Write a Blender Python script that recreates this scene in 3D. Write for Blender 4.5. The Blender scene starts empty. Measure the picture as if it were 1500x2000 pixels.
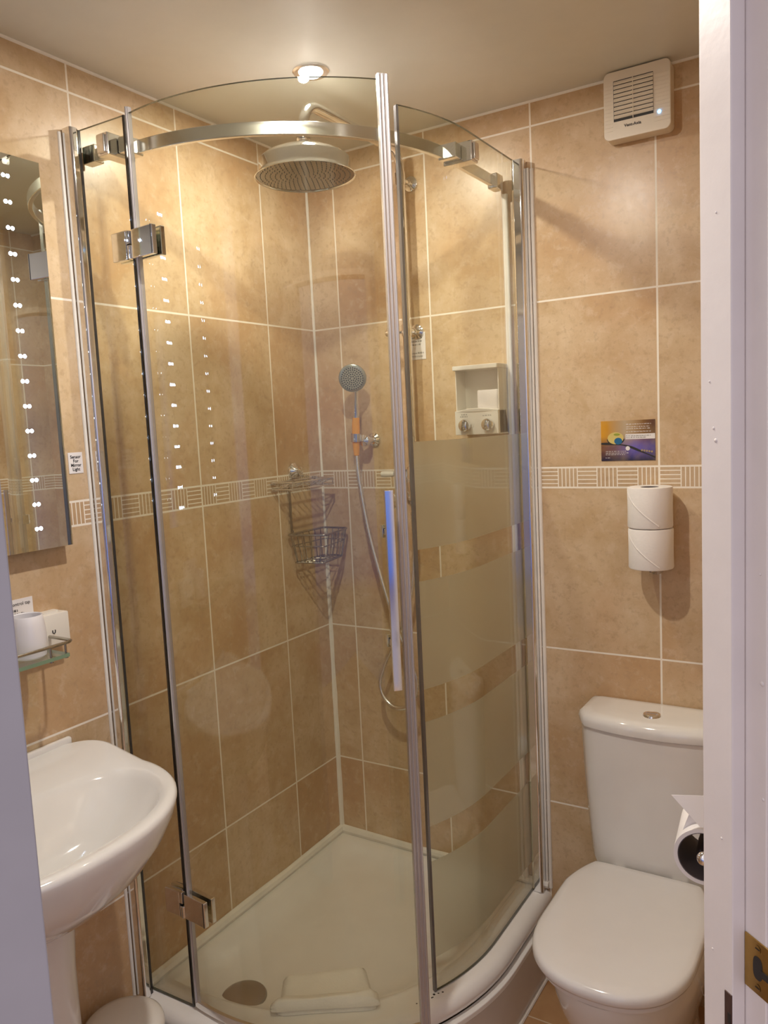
import bpy, bmesh, math, random
from mathutils import Vector, Matrix
random.seed(7)
SC = bpy.context.scene
COL = SC.collection
PI = math.pi

# ------------------------------------------------------------------ camera
cam_d = bpy.data.cameras.new('camera')
cam = bpy.data.objects.new('camera', cam_d)
COL.objects.link(cam)
cam_d.sensor_fit = 'VERTICAL'
cam_d.sensor_height = 24.0
cam_d.lens = 1557.79 * 24.0 / 2000.0
cam_d.clip_start = 0.02
rt = Vector((0.8506311613, 0.5235519359, -0.0481663548))
up = Vector((-0.015246604, 0.1161375128, 0.9931161157))
fw = Vector((-0.5255417856, 0.8440411415, -0.1067725764))
cam.matrix_world = Matrix(((rt.x, up.x, -fw.x, 1.5190126), (rt.y, up.y, -fw.y, -2.0740888),
                           (rt.z, up.z, -fw.z, 1.5697298), (0, 0, 0, 1)))
SC.camera = cam
CAM = Vector((1.5190126, -2.0740888, 1.5697298))

# ------------------------------------------------------------------ view, world, lights
SC.view_settings.view_transform = 'Standard'
SC.view_settings.look = 'None'
SC.view_settings.gamma = 1.0
SC.view_settings.use_curve_mapping = False
SC.view_settings.exposure = 0.36
try:
    SC.cycles.max_bounces = 12
    SC.cycles.diffuse_bounces = 6
    SC.cycles.glossy_bounces = 6
    SC.cycles.transmission_bounces = 8
    SC.cycles.transparent_max_bounces = 32
    SC.cycles.use_denoising = True
    SC.cycles.sample_clamp_indirect = 6.0
    SC.cycles.caustics_reflective = True
except Exception:
    pass
world = bpy.data.worlds.new('hall_daylight')
SC.world = world
world.use_nodes = True
bg = world.node_tree.nodes['Background']
wnt = world.node_tree
w_tc = wnt.nodes.new('ShaderNodeTexCoord')
w_sep = wnt.nodes.new('ShaderNodeSeparateXYZ')
wnt.links.new(w_tc.outputs['Generated'], w_sep.inputs[0])
w_mr = wnt.nodes.new('ShaderNodeMapRange')
w_mr.inputs[1].default_value = -1.0
wnt.links.new(w_sep.outputs[2], w_mr.inputs[0])
w_cr = wnt.nodes.new('ShaderNodeValToRGB')
w_cr.color_ramp.elements[0].position = 0.0
w_cr.color_ramp.elements[0].color = (0.50, 0.44, 0.46, 1)
for p_, c_ in ((0.375, (0.34, 0.29, 0.34, 1)), (0.398, (0.16, 0.13, 0.22, 1)), (0.410, (0.10, 0.17, 0.56, 1)), (0.470, (0.20, 0.29, 0.70, 1)), (0.56, (0.80, 0.755, 0.835, 1))):
    e_ = w_cr.color_ramp.elements.new(p_)
    e_.color = c_
w_cr.color_ramp.elements[-1].color = (0.90, 0.82, 0.80, 1)
wnt.links.new(w_mr.outputs[0], w_cr.inputs[0])
wnt.links.new(w_cr.outputs[0], bg.inputs[0])
bg.inputs[1].default_value = 0.78
CEIL = 2.392
LIGHT_POWER = 7.5
LIGHT_COL = (1.0, 0.925, 0.835)


def downlight_lamp(x, y, power):
    l = bpy.data.lights.new('downlight_beam', 'AREA')
    l.shape = 'DISK'
    l.size = 0.05
    l.energy = power
    l.color = LIGHT_COL
    o = bpy.data.objects.new('downlight_beam', l)
    o.location = (x, y, CEIL - 0.016)
    COL.objects.link(o)
    return o


L_SHOWER = (0.393, -0.492)
L_ROOM = (0.73, -1.02)
downlight_lamp(L_SHOWER[0], L_SHOWER[1], LIGHT_POWER * 0.74)
downlight_lamp(L_ROOM[0], L_ROOM[1], LIGHT_POWER * 1.3)
hl_ = bpy.data.lights.new('jamb_fill_light', 'AREA')  # unseen fill light added to brighten the right door jamb
hl_.shape = 'DISK'
hl_.size = 0.30
hl_.energy = 7.0
hl_.color = (1.0, 0.93, 0.90)
hl_o = bpy.data.objects.new('jamb_fill_light', hl_)
hl_o.location = (0.72, -2.95, 2.36)
COL.objects.link(hl_o)


# ------------------------------------------------------------------ node helpers
class NT:
    def __init__(s, name):
        s.m = bpy.data.materials.new(name)
        s.m.use_nodes = True
        s.nt = s.m.node_tree
        s.nt.nodes.clear()
        s.out = s.nt.nodes.new('ShaderNodeOutputMaterial')

    def n(s, typ, **kw):
        nd = s.nt.nodes.new(typ)
        for k, v in kw.items():
            if k.startswith('i_'):
                nd.inputs[k[2:].replace('_', ' ')].default_value = v
            else:
                setattr(nd, k, v)
        return nd

    def link(s, a, b):
        s.nt.links.new(a, b)

    def _set(s, sock, v):
        if isinstance(v, bpy.types.NodeSocket):
            s.link(v, sock)
        else:
            sock.default_value = v

    def math(s, op, a, b=0.0, c=0.0):
        nd = s.n('ShaderNodeMath', operation=op)
        s._set(nd.inputs[0], a)
        s._set(nd.inputs[1], b)
        s._set(nd.inputs[2], c)
        return nd.outputs[0]

    def mixc(s, f, a, b, blend='MIX'):
        nd = s.n('ShaderNodeMix', data_type='RGBA', blend_type=blend)
        s._set(nd.inputs[0], f)
        s._set(nd.inputs[6], a)
        s._set(nd.inputs[7], b)
        return nd.outputs[2]

    def noise(s, vec, scale, detail=4.0, rough=0.55, dist=0.0):
        nd = s.n('ShaderNodeTexNoise')
        nd.inputs['Scale'].default_value = scale
        nd.inputs['Detail'].default_value = detail
        nd.inputs['Roughness'].default_value = rough
        nd.inputs['Distortion'].default_value = dist
        if vec is not None:
            s.link(vec, nd.inputs['Vector'])
        return nd.outputs['Fac']

    def ramp(s, f, lo, hi):
        nd = s.n('ShaderNodeMapRange')
        s._set(nd.inputs[0], f)
        nd.inputs[1].default_value = lo
        nd.inputs[2].default_value = hi
        return nd.outputs[0]

    def bump(s, h, strength, dist):
        nd = s.n('ShaderNodeBump')
        nd.inputs['Strength'].default_value = strength
        nd.inputs['Distance'].default_value = dist
        s.link(h, nd.inputs['Height'])
        return nd.outputs[0]

    def principled(s, color, rough=0.4, metal=0.0, spec=0.5, normal=None, coat=0.0, emis=None, estr=0.0, sss=0.0):
        p = s.n('ShaderNodeBsdfPrincipled')
        s._set(p.inputs['Base Color'], color)
        s._set(p.inputs['Roughness'], rough)
        p.inputs['Metallic'].default_value = metal
        p.inputs['Specular IOR Level'].default_value = spec
        p.inputs['Coat Weight'].default_value = coat
        p.inputs['Coat Roughness'].default_value = 0.05
        if normal is not None:
            s.link(normal, p.inputs['Normal'])
        if emis:
            p.inputs['Emission Color'].default_value = emis
            p.inputs['Emission Strength'].default_value = estr
        s.link(p.outputs[0], s.out.inputs[0])
        return p


def c4(r, g, b):
    return (r, g, b, 1.0)


def simple(name, col, rough=0.4, metal=0.0, spec=0.5, coat=0.0, noise_amt=0.04, bump=0.0, bscale=60.0, emis=None, estr=0.0):
    t = NT(name)
    tc = t.n('ShaderNodeTexCoord')
    f = t.noise(tc.outputs['Object'], 14.0, 3.0)
    dark = c4(*[max(0.0, v * (1 - noise_amt)) for v in col])
    lite = c4(*[min(1.0, v * (1 + noise_amt)) for v in col])
    colr = t.mixc(t.ramp(f, 0.35, 0.65), dark, lite)
    nrm = None
    if bump > 0:
        h = t.noise(tc.outputs['Object'], bscale, 4.0)
        nrm = t.bump(h, bump, 0.002)
    t.principled(colr, rough, metal, spec, nrm, coat, emis, estr)
    return t.m


TILE_W, X_B, Y_L = 0.316843, 0.099887, 0.223924
Z_T2, Z_T1 = 1.3827, 1.4363
PATW = TILE_W / 6.0


def tile_material(name, axis, sign, u0, zlines, border=True, per_tile=True):
    t = NT(name)
    tc = t.n('ShaderNodeTexCoord')
    P = tc.outputs['Object']
    sep = t.n('ShaderNodeSeparateXYZ')
    t.link(P, sep.inputs[0])
    u = t.math('MULTIPLY', sep.outputs[axis], sign)
    v = sep.outputs[2]
    us = t.math('ADD', t.math('SUBTRACT', u, u0), 20 * TILE_W)
    du = t.math('PINGPONG', us, TILE_W / 2)
    g = t.math('LESS_THAN', du, 0.0024)
    row = None
    for z in zlines:
        dz = t.math('ABSOLUTE', t.math('SUBTRACT', v, z))
        gz = t.math('LESS_THAN', dz, 0.0024)
        g = t.math('MAXIMUM', g, gz)
        step = t.math('GREATER_THAN', v, z)
        row = step if row is None else t.math('ADD', row, step)
    # patterned border strip
    inb = t.math('MULTIPLY', t.math('GREATER_THAN', v, Z_T2), t.math('LESS_THAN', v, Z_T1))
    k = t.math('FLOOR', t.math('DIVIDE', us, PATW))
    odd = t.math('MODULO', k, 2.0)
    even = t.math('SUBTRACT', 1.0, odd)
    bh = (Z_T1 - Z_T2) / 5
    lh = t.math('LESS_THAN', t.math('PINGPONG', t.math('SUBTRACT', v, Z_T2), bh / 2), 0.00125)
    lv = t.math('LESS_THAN', t.math('PINGPONG', us, PATW / 10), 0.00125)
    le = t.math('LESS_THAN', t.math('PINGPONG', us, PATW / 2), 0.00135)
    pat = t.math('MAXIMUM', le, t.math('ADD', t.math('MULTIPLY', lh, even), t.math('MULTIPLY', lv, odd)))
    pat = t.math('MULTIPLY', pat, inb)
    g_all = t.math('MINIMUM', t.math('MAXIMUM', g, pat), 1.0)
    # per tile variation
    col_i = t.math('FLOOR', t.math('DIVIDE', us, TILE_W))
    comb = t.n('ShaderNodeCombineXYZ')
    t.link(col_i, comb.inputs[0])
    t.link(row, comb.inputs[1])
    wn = t.n('ShaderNodeTexWhiteNoise', noise_dimensions='2D')
    t.link(comb.outputs[0], wn.inputs['Vector'])
    sc = t.n('ShaderNodeVectorMath', operation='SCALE')
    t.link(wn.outputs['Color'], sc.inputs[0])
    sc.inputs['Scale'].default_value = 7.0
    add = t.n('ShaderNodeVectorMath', operation='ADD')
    t.link(P, add.inputs[0])
    t.link(sc.outputs[0], add.inputs[1])
    V = add.outputs[0]
    n1 = t.noise(V, 7.5, 7.0, 0.64, 0.5)
    n2 = t.noise(V, 2.2, 3.0, 0.5, 0.8)
    n3 = t.noise(V, 70.0, 4.0, 0.6)
    n4 = t.noise(V, 32.0, 5.0, 0.7, 0.3)
    c = t.mixc(t.ramp(n1, 0.34, 0.66), c4(0.54, 0.385, 0.22), c4(0.67, 0.52, 0.35))
    c = t.mixc(t.math('MULTIPLY', t.ramp(n2, 0.46, 0.66), 0.62), c, c4(0.50, 0.285, 0.13))
    c = t.mixc(t.math('MULTIPLY', t.ramp(n4, 0.53, 0.68), 0.36), c, c4(0.73, 0.60, 0.455))
    c = t.mixc(t.math('MULTIPLY', t.ramp(n4, 0.45, 0.32), 0.40), c, c4(0.43, 0.29, 0.165))
    c = t.mixc(t.math('MULTIPLY', t.ramp(n3, 0.55, 0.66), 0.40), c, c4(0.42, 0.29, 0.175))
    c = t.mixc(t.math('MULTIPLY', wn.outputs['Value'], 0.16), c, c4(0.47, 0.32, 0.18))
    c = t.mixc(t.math('MULTIPLY', inb, 0.35), c, c4(0.47, 0.33, 0.20))
    colr = t.mixc(g_all, c, c4(0.85, 0.79, 0.69))
    rough = t.math('ADD', t.math('MULTIPLY', g_all, 0.5), t.math('ADD', 0.24, t.math('MULTIPLY', n4, 0.12)))
    hgt = t.math('ADD', t.math('MULTIPLY', t.math('SUBTRACT', 1.0, g_all), 0.7), t.math('MULTIPLY', n1, 0.3))
    nrm = t.bump(hgt, 0.35, 0.0012)
    t.principled(colr, rough, 0.0, 0.42, nrm)
    return t.m


ZL = [2.329, 1.879, Z_T1, Z_T2, 0.9355, 0.4855, 0.0355]
M_TILE_BACK = tile_material('back_wall_tile', 0, 1.0, X_B, ZL)
M_TILE_LEFT = tile_material('left_wall_tile', 1, -1.0, Y_L, ZL)
M_TILE_RIGHT = tile_material('right_wall_tile', 1, -1.0, 0.1, ZL)


def floor_material():
    t = NT('floor_tile')
    tc = t.n('ShaderNodeTexCoord')
    P = tc.outputs['Object']
    sep = t.n('ShaderNodeSeparateXYZ')
    t.link(P, sep.inputs[0])
    us = t.math('ADD', sep.outputs[0], 20.12)
    vs = t.math('ADD', sep.outputs[1], 20.045)
    g = t.math('MAXIMUM', t.math('LESS_THAN', t.math('PINGPONG', us, 0.165), 0.002),
               t.math('LESS_THAN', t.math('PINGPONG', vs, 0.165), 0.002))
    n1 = t.noise(P, 6.0, 6.0, 0.6, 0.6)
    c = t.mixc(t.ramp(n1, 0.3, 0.7), c4(0.36, 0.19, 0.085), c4(0.50, 0.30, 0.15))
    c = t.mixc(g, c, c4(0.62, 0.50, 0.38))
    t.principled(c, 0.32, 0.0, 0.45, t.bump(t.math('SUBTRACT', 1.0, g), 0.3, 0.001))
    return t.m


M_FLOOR = floor_material()
M_CEIL = simple('ceiling_paint', (0.66, 0.645, 0.575), 0.38, 0, 0.5, 0, 0.015, 0.06, 90)
M_WOOD = simple('white_gloss_paint', (0.80, 0.745, 0.71), 0.35, 0, 0.5, 0, 0.02, 0.16, 45)
M_HALLPAINT = simple('hall_wall_paint', (0.40, 0.385, 0.40), 0.6, 0, 0.4, 0, 0.02, 0.1, 60)
M_SIL = simple('white_silicone', (0.84, 0.81, 0.75), 0.4, 0, 0.5, 0, 0.04, 0.1, 30)
M_CER = simple('white_ceramic', (0.78, 0.765, 0.74), 0.07, 0, 0.5, 0.35, 0.01)
M_SEAT = simple('white_seat_plastic', (0.77, 0.755, 0.74), 0.14, 0, 0.5, 0.2, 0.01)
M_TRAY = simple('shower_tray_acrylic', (0.83, 0.81, 0.785), 0.16, 0, 0.5, 0.2, 0.015)
M_CHROME = simple('chrome', (0.84, 0.84, 0.85), 0.06, 1.0, 0.5, 0, 0.01)
M_SATIN = simple('satin_aluminium', (0.86, 0.85, 0.85), 0.22, 1.0, 0.5, 0, 0.015)
M_BRUSH = simple('brushed_steel', (0.50, 0.48, 0.45), 0.3, 1.0, 0.5, 0, 0.05, 0.1, 200)
M_PLATE = simple('dark_polished_steel', (0.30, 0.29, 0.28), 0.14, 1.0, 0.5, 0, 0.05)
M_WIRE = simple('dull_chrome_wire', (0.45, 0.42, 0.37), 0.25, 1.0, 0.5, 0, 0.05)
M_SEAL = simple('pale_seal_plastic', (0.52, 0.495, 0.505), 0.20, 0.45, 0.5, 0.3, 0.02)
M_DARK = simple('dark_gap', (0.025, 0.022, 0.02), 0.5)
M_CHANNEL = simple('dark_grey_channel', (0.20, 0.19, 0.185), 0.2, 0.4)
M_GASKET_REFL = simple('gasket_and_dark_reflection', (0.035, 0.032, 0.03), 0.12, 0, 0.6)  # for the panel edge gasket and the dark reflection painted on the wall post
M_NOZ = simple('grey_nozzle_rubber', (0.22, 0.21, 0.19), 0.5)
M_PLASTIC = simple('white_plastic', (0.78, 0.75, 0.69), 0.3, 0, 0.5, 0, 0.01)
M_FAN = simple('cream_fan_plastic', (0.78, 0.70, 0.58), 0.32, 0, 0.5, 0, 0.01)
M_PAPER = simple('white_paper', (0.80, 0.77, 0.77), 0.7, 0, 0.2, 0, 0.01)
M_TISSUE = simple('toilet_tissue', (0.80, 0.765, 0.74), 0.9, 0, 0.1, 0, 0.02, 0.25, 130)
M_CARDB = simple('grey_cardboard_core', (0.10, 0.085, 0.09), 0.7, 0, 0.3)
M_TOWEL = simple('white_terry_cotton', (0.90, 0.88, 0.84), 0.95, 0, 0.1, 0, 0.03, 0.6, 220)
M_INK = simple('black_ink', (0.03, 0.03, 0.035), 0.6)
M_GREYINK = simple('grey_ink', (0.22, 0.22, 0.20), 0.6)
M_WHITEINK = simple('white_ink', (0.75, 0.72, 0.72), 0.6)
M_BRASS = simple('worn_brass', (0.42, 0.27, 0.08), 0.32, 1.0, 0.5, 0, 0.25, 0.2, 80)
M_RUST = simple('dark_brown_metal', (0.10, 0.06, 0.05), 0.5, 0.5, 0.5, 0, 0.3, 0.2, 80)
M_ORANGE = simple('orange_tinted_handle', (0.95, 0.46, 0.07), 0.2, 0.2, 0.5, 0.3, 0.03)
M_TUMBLER = simple('white_glazed_cup', (0.80, 0.79, 0.82), 0.2, 0, 0.5, 0.2, 0.01)
M_BIN = simple('white_enamel_lid', (0.80, 0.77, 0.72), 0.2, 0, 0.5, 0.2, 0.01)
M_MIRROR = simple('silvered_mirror', (0.80, 0.83, 0.80), 0.0, 1.0, 0.5, 0, 0.0)
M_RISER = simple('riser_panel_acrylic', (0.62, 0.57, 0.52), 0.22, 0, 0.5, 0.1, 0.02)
M_LED = simple('led_emitter', (0.9, 0.95, 1.0), 0.4, emis=c4(0.56, 0.72, 1.0), estr=45.0)
M_BULB = simple('lamp_lens', (1, 0.95, 0.85), 0.4, emis=c4(1.0, 0.90, 0.74), estr=22.0)
M_BLUELED = simple('blue_indicator', (0.1, 0.4, 1.0), 0.4, emis=c4(0.12, 0.42, 1.0), estr=6.0)


def glass_material(name, tint, refl=1.0):
    t = NT(name)
    lw = t.n('ShaderNodeLayerWeight')
    lw.inputs['Blend'].default_value = 0.5
    F = t.math('ADD', 0.04 * refl, t.math('MULTIPLY', 0.96, t.math('POWER', lw.outputs['Facing'], 5.0)))
    tr = t.n('ShaderNodeBsdfTransparent')
    tr.inputs[0].default_value = tint
    gl = t.n('ShaderNodeBsdfGlossy')
    gl.inputs['Roughness'].default_value = 0.0
    gl.inputs['Color'].default_value = (1, 1, 1, 1)
    mx = t.n('ShaderNodeMixShader')
    t.link(F, mx.inputs[0])
    t.link(tr.outputs[0], mx.inputs[1])
    t.link(gl.outputs[0], mx.inputs[2])
    t.link(mx.outputs[0], t.out.inputs[0])
    return t.m


M_GLASS = glass_material('clear_green_glass', c4(0.953, 0.960, 0.905))
M_SHELFGLASS = glass_material('shelf_glass', c4(0.88, 0.93, 0.88))
M_EDGE = simple('glass_edge_green', (0.055, 0.065, 0.045), 0.15, 0, 0.6)
M_SHELFEDGE = simple('shelf_edge_green', (0.20, 0.30, 0.20), 0.12, 0, 0.6)


def frost_material():
    t = NT('frosted_film')
    tc = t.n('ShaderNodeTexCoord')
    f = t.noise(tc.outputs['Object'], 300.0, 2.0)
    rf = t.n('ShaderNodeBsdfRefraction')
    rf.inputs['Color'].default_value = c4(1.0, 1.0, 0.97)
    rf.inputs['Roughness'].default_value = 0.36
    rf.inputs['IOR'].default_value = 1.30
    tl = t.n('ShaderNodeBsdfTranslucent')
    tl.inputs['Color'].default_value = c4(0.98, 0.98, 0.93)
    df = t.n('ShaderNodeBsdfDiffuse')
    df.inputs['Color'].default_value = c4(0.92, 0.93, 0.90)
    m1 = t.n('ShaderNodeMixShader')
    m1.inputs[0].default_value = 0.16
    t.link(rf.outputs[0], m1.inputs[1])
    t.link(tl.outputs[0], m1.inputs[2])
    m2 = t.n('ShaderNodeMixShader')
    t.link(t.math('MULTIPLY', f, 0.52), m2.inputs[0])
    t.link(m1.outputs[0], m2.inputs[1])
    t.link(df.outputs[0], m2.inputs[2])
    t.link(m2.outputs[0], t.out.inputs[0])
    return t.m


M_FROST = frost_material()


def picture_material():
    t = NT('card_picture')
    tc = t.n('ShaderNodeTexCoord')
    sep = t.n('ShaderNodeSeparateXYZ')
    t.link(tc.outputs['Object'], sep.inputs[0])
    u = t.ramp(sep.outputs[0], -0.068, 0.068)
    v = t.ramp(sep.outputs[2], -0.051, 0.051)
    n = t.noise(tc.outputs['Object'], 22.0, 3.0, 0.5, 0.5)
    top = t.mixc(u, c4(0.62, 0.30, 0.02), c4(0.10, 0.045, 0.03))
    topm = t.mixc(t.ramp(t.math('ABSOLUTE', t.math('SUBTRACT', u, 0.45)), 0.34, 0.0), top, c4(0.46, 0.36, 0.24))
    bot = t.mixc(u, c4(0.16, 0.06, 0.03), c4(0.06, 0.055, 0.30))
    botm = t.mixc(t.ramp(t.math('ABSOLUTE', t.math('SUBTRACT', u, 0.62)), 0.36, 0.0), bot, c4(0.12, 0.10, 0.48))
    botd = t.mixc(t.ramp(v, 0.28, 0.0), botm, c4(0.02, 0.02, 0.05))
    c = t.mixc(t.ramp(v, 0.36, 0.62), botd, topm)
    c = t.mixc(t.math('MULTIPLY', t.ramp(n, 0.4, 0.7), 0.25), c, c4(0.5, 0.35, 0.15))
    t.principled(c, 0.3, 0, 0.4)
    return t.m


M_PICTURE = picture_material()


# ------------------------------------------------------------------ mesh helper
class MB:
    def __init__(s):
        s.v, s.f, s.mi = [], [], []

    def add(s, verts, faces, mi=0):
        b = len(s.v)
        s.v += [Vector(p) for p in verts]
        for f in faces:
            s.f.append([b + i for i in f])
            s.mi.append(mi)

    def box(s, a, b, mi=0, M=None):
        x0, y0, z0 = a
        x1, y1, z1 = b
        vs = [(x0, y0, z0), (x1, y0, z0), (x1, y1, z0), (x0, y1, z0), (x0, y0, z1), (x1, y0, z1), (x1, y1, z1), (x0, y1, z1)]
        if M is not None:
            vs = [M @ Vector(p) for p in vs]
        s.add(vs, [(0, 3, 2, 1), (4, 5, 6, 7), (0, 1, 5, 4), (1, 2, 6, 5), (2, 3, 7, 6), (3, 0, 4, 7)], mi)
        return s

    def obox(s, c, ax, ay, az, hx, hy, hz, mi=0):
        c, ax, ay, az = Vector(c), Vector(ax).normalized(), Vector(ay).normalized(), Vector(az).normalized()
        M = Matrix(((ax.x, ay.x, az.x, c.x), (ax.y, ay.y, az.y, c.y), (ax.z, ay.z, az.z, c.z), (0, 0, 0, 1)))
        return s.box((-hx, -hy, -hz), (hx, hy, hz), mi, M)

    def rbox(s, a, b, r, n=4, axis='z', mi=0, er=0.0):
        """box with corners rounded around one axis, optional eased end edges"""
        i = 'xyz'.index(axis)
        j, k = [q for q in range(3) if q != i]
        def ring(ins, w):
            rr = max(r - ins, 0.0005)
            pts = []
            for cx, cy, a0 in ((b[j] - r, b[k] - r, 0), (a[j] + r, b[k] - r, 90), (a[j] + r, a[k] + r, 180), (b[j] - r, a[k] + r, 270)):
                for q in range(n + 1):
                    t = math.radians(a0 + 90 * q / n)
                    p = [0, 0, 0]
                    p[j] = cx + rr * math.cos(t)
                    p[k] = cy + rr * math.sin(t)
                    p[i] = w
                    pts.append(tuple(p))
            return pts
        if er > 0:
            rings = [ring(er, a[i]), ring(er * 0.3, a[i] + er * 0.3), ring(0, a[i] + er), ring(0, b[i] - er), ring(er * 0.3, b[i] - er * 0.3), ring(er, b[i])]
        else:
            rings = [ring(0, a[i]), ring(0, b[i])]
        return s.loft(rings, mi=mi, cap=True)

    def loft(s, rings, closed=True, mi=0, cap=False, cap0=None, cap1=None):
        n = len(rings[0])
        b = len(s.v)
        for r in rings:
            s.v += [Vector(p) for p in r]
        for i in range(len(rings) - 1):
            for j in range(n if closed else n - 1):
                j2 = (j + 1) % n
                s.f.append([b + i * n + j, b + i * n + j2, b + (i + 1) * n + j2, b + (i + 1) * n + j])
                s.mi.append(mi)
        c0 = cap if cap0 is None else cap0
        c1 = cap if cap1 is None else cap1
        if c0:
            s.f.append([b + j for j in range(n)][::-1])
            s.mi.append(mi)
        if c1:
            s.f.append([b + (len(rings) - 1) * n + j for j in range(n)])
            s.mi.append(mi)
        return s

    def tube(s, path, r, n=12, mi=0, closed=False, cap=True, radii=None):
        pts = [Vector(p) for p in path]
        m = len(pts)
        T = []
        for i in range(m):
            if closed:
                d = pts[(i + 1) % m] - pts[(i - 1) % m]
            else:
                d = pts[min(i + 1, m - 1)] - pts[max(i - 1, 0)]
            T.append(d.normalized())
        ref = Vector((0, 0, 1)) if abs(T[0].z) < 0.9 else Vector((1, 0, 0))
        nrm = (ref - T[0] * ref.dot(T[0])).normalized()
        rings = []
        for i in range(m):
            nrm = (nrm - T[i] * nrm.dot(T[i]))
            nrm = nrm.normalized() if nrm.length > 1e-6 else T[i].orthogonal().normalized()
            bn = T[i].cross(nrm)
            rr = radii[i] if radii else r
            rings.append([pts[i] + (nrm * math.cos(2 * PI * k / n) + bn * math.sin(2 * PI * k / n)) * rr for k in range(n)])
        if closed:
            rings.append(rings[0])
        return s.loft(rings, mi=mi, cap=(cap and not closed))

    def lathe(s, prof, o=(0, 0, 0), axis=(0, 0, 1), n=32, mi=0, cap=False):
        o, a = Vector(o), Vector(axis).normalized()
        u = a.orthogonal().normalized()
        w = a.cross(u)
        rings = [[o + a * h + (u * math.cos(2 * PI * k / n) + w * math.sin(2 * PI * k / n)) * max(r, 1e-5) for k in range(n)] for r, h in prof]
        return s.loft(rings, mi=mi, cap=cap)

    def strip(s, path, t, z0, z1, mi=0, me=None, off=0.0):
        """vertical slab following an xy path; off shifts it to the left of travel"""
        if me is None:
            me = mi
        P = [Vector((p[0], p[1])) for p in path]
        m = len(P)
        L, Rr = [], []
        for i in range(m):
            d = (P[min(i + 1, m - 1)] - P[max(i - 1, 0)]).normalized()
            nn = Vector((-d.y, d.x))
            L.append(P[i] + nn * (off + t / 2))
            Rr.append(P[i] + nn * (off - t / 2))
        for i in range(m - 1):
            for A, flip in ((L, True), (Rr, False)):
                q = [(A[i].x, A[i].y, z0), (A[i + 1].x, A[i + 1].y, z0), (A[i + 1].x, A[i + 1].y, z1), (A[i].x, A[i].y, z1)]
                s.add(q[::-1] if flip else q, [(0, 1, 2, 3)], mi)
            for z, flip in ((z1, False), (z0, True)):
                q = [(Rr[i].x, Rr[i].y, z), (Rr[i + 1].x, Rr[i + 1].y, z), (L[i + 1].x, L[i + 1].y, z), (L[i].x, L[i].y, z)]
                s.add(q[::-1] if flip else q, [(0, 1, 2, 3)], me)
        for i, flip in ((0, True), (m - 1, False)):
            q = [(Rr[i].x, Rr[i].y, z0), (L[i].x, L[i].y, z0), (L[i].x, L[i].y, z1), (Rr[i].x, Rr[i].y, z1)]
            s.add(q[::-1] if flip else q, [(0, 1, 2, 3)], me)
        return s

    def disc(s, c, nrm, r, n=16, mi=0):
        c, a = Vector(c), Vector(nrm).normalized()
        u = a.orthogonal().normalized()
        w = a.cross(u)
        s.add([c + (u * math.cos(2 * PI * k / n) + w * math.sin(2 * PI * k / n)) * r for k in range(n)], [tuple(range(n))], mi)
        return s

    def quad(s, p, mi=0):
        s.add(p, [tuple(range(len(p)))], mi)
        return s


WLOC = {}


def obj(name, mb, mats, parent=None, bevel=0.0, segs=2, smooth=True, angle=35, loc=None, wn=False):
    me = bpy.data.meshes.new(name)
    base = WLOC.get(parent.name, Vector((0, 0, 0))) if parent is not None else Vector(loc or (0, 0, 0))
    me.from_pydata([v - base for v in mb.v], [], mb.f)
    if not isinstance(mats, (list, tuple)):
        mats = [mats]
    for m in mats:
        me.materials.append(m)
    for p, i in zip(me.polygons, mb.mi):
        p.material_index = min(i, len(mats) - 1)
    bm = bmesh.new()
    bm.from_mesh(me)
    bmesh.ops.remove_doubles(bm, verts=bm.verts, dist=1e-6)
    bmesh.ops.recalc_face_normals(bm, faces=bm.faces)
    bm.to_mesh(me)
    bm.free()
    if smooth:
        for p in me.polygons:
            p.use_smooth = True
        me.set_sharp_from_angle(angle=math.radians(angle))
    o = bpy.data.objects.new(name, me)
    COL.objects.link(o)
    if parent is not None:
        o.parent = parent
        WLOC[o.name] = base
    else:
        o.location = base
        WLOC[o.name] = base
    if bevel > 0:
        md = o.modifiers.new('bevel', 'BEVEL')
        md.width = bevel
        md.segments = segs
        md.limit_method = 'ANGLE'
        md.angle_limit = math.radians(40)
        md.harden_normals = True
    if wn:
        md = o.modifiers.new('weighted_normal', 'WEIGHTED_NORMAL')
        md.keep_sharp = True
        md.weight = 100
    return o


def tag(o, label, cat, group=None):
    o['label'] = label
    o['category'] = cat
    if group:
        o['group'] = group
    return o


def thing(name, loc, label, cat, group=None):
    o = bpy.data.objects.new(name, None)
    o.empty_display_size = 0.05
    COL.objects.link(o)
    o.location = loc
    WLOC[o.name] = Vector(loc)
    return tag(o, label, cat, group)


def struct(name, mb, mats, **kw):
    o = obj(name, mb, mats, **kw)
    o['kind'] = 'structure'
    return o


def text_mb(txt, c, right, upv, size, nrm_off=0.0, align='CENTER', spacing=1.0, mb=None, bold=0.0):
    cu = bpy.data.curves.new('lettering', 'FONT')
    cu.body = txt
    cu.size = size
    cu.align_x = align
    cu.align_y = 'CENTER'
    cu.space_character = spacing
    cu.offset = bold
    cu.resolution_u = 3
    to = bpy.data.objects.new('lettering', cu)
    COL.objects.link(to)
    dg = bpy.context.evaluated_depsgraph_get()
    me = bpy.data.meshes.new_from_object(to.evaluated_get(dg))
    r, u = Vector(right).normalized(), Vector(upv).normalized()
    n = r.cross(u)
    c = Vector(c)
    mb = mb or MB()
    mb.add([c + r * v.co.x + u * v.co.y + n * nrm_off for v in me.vertices], [tuple(p.vertices) for p in me.polygons])
    bpy.data.objects.remove(to)
    bpy.data.meshes.remove(me)
    return mb


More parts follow.
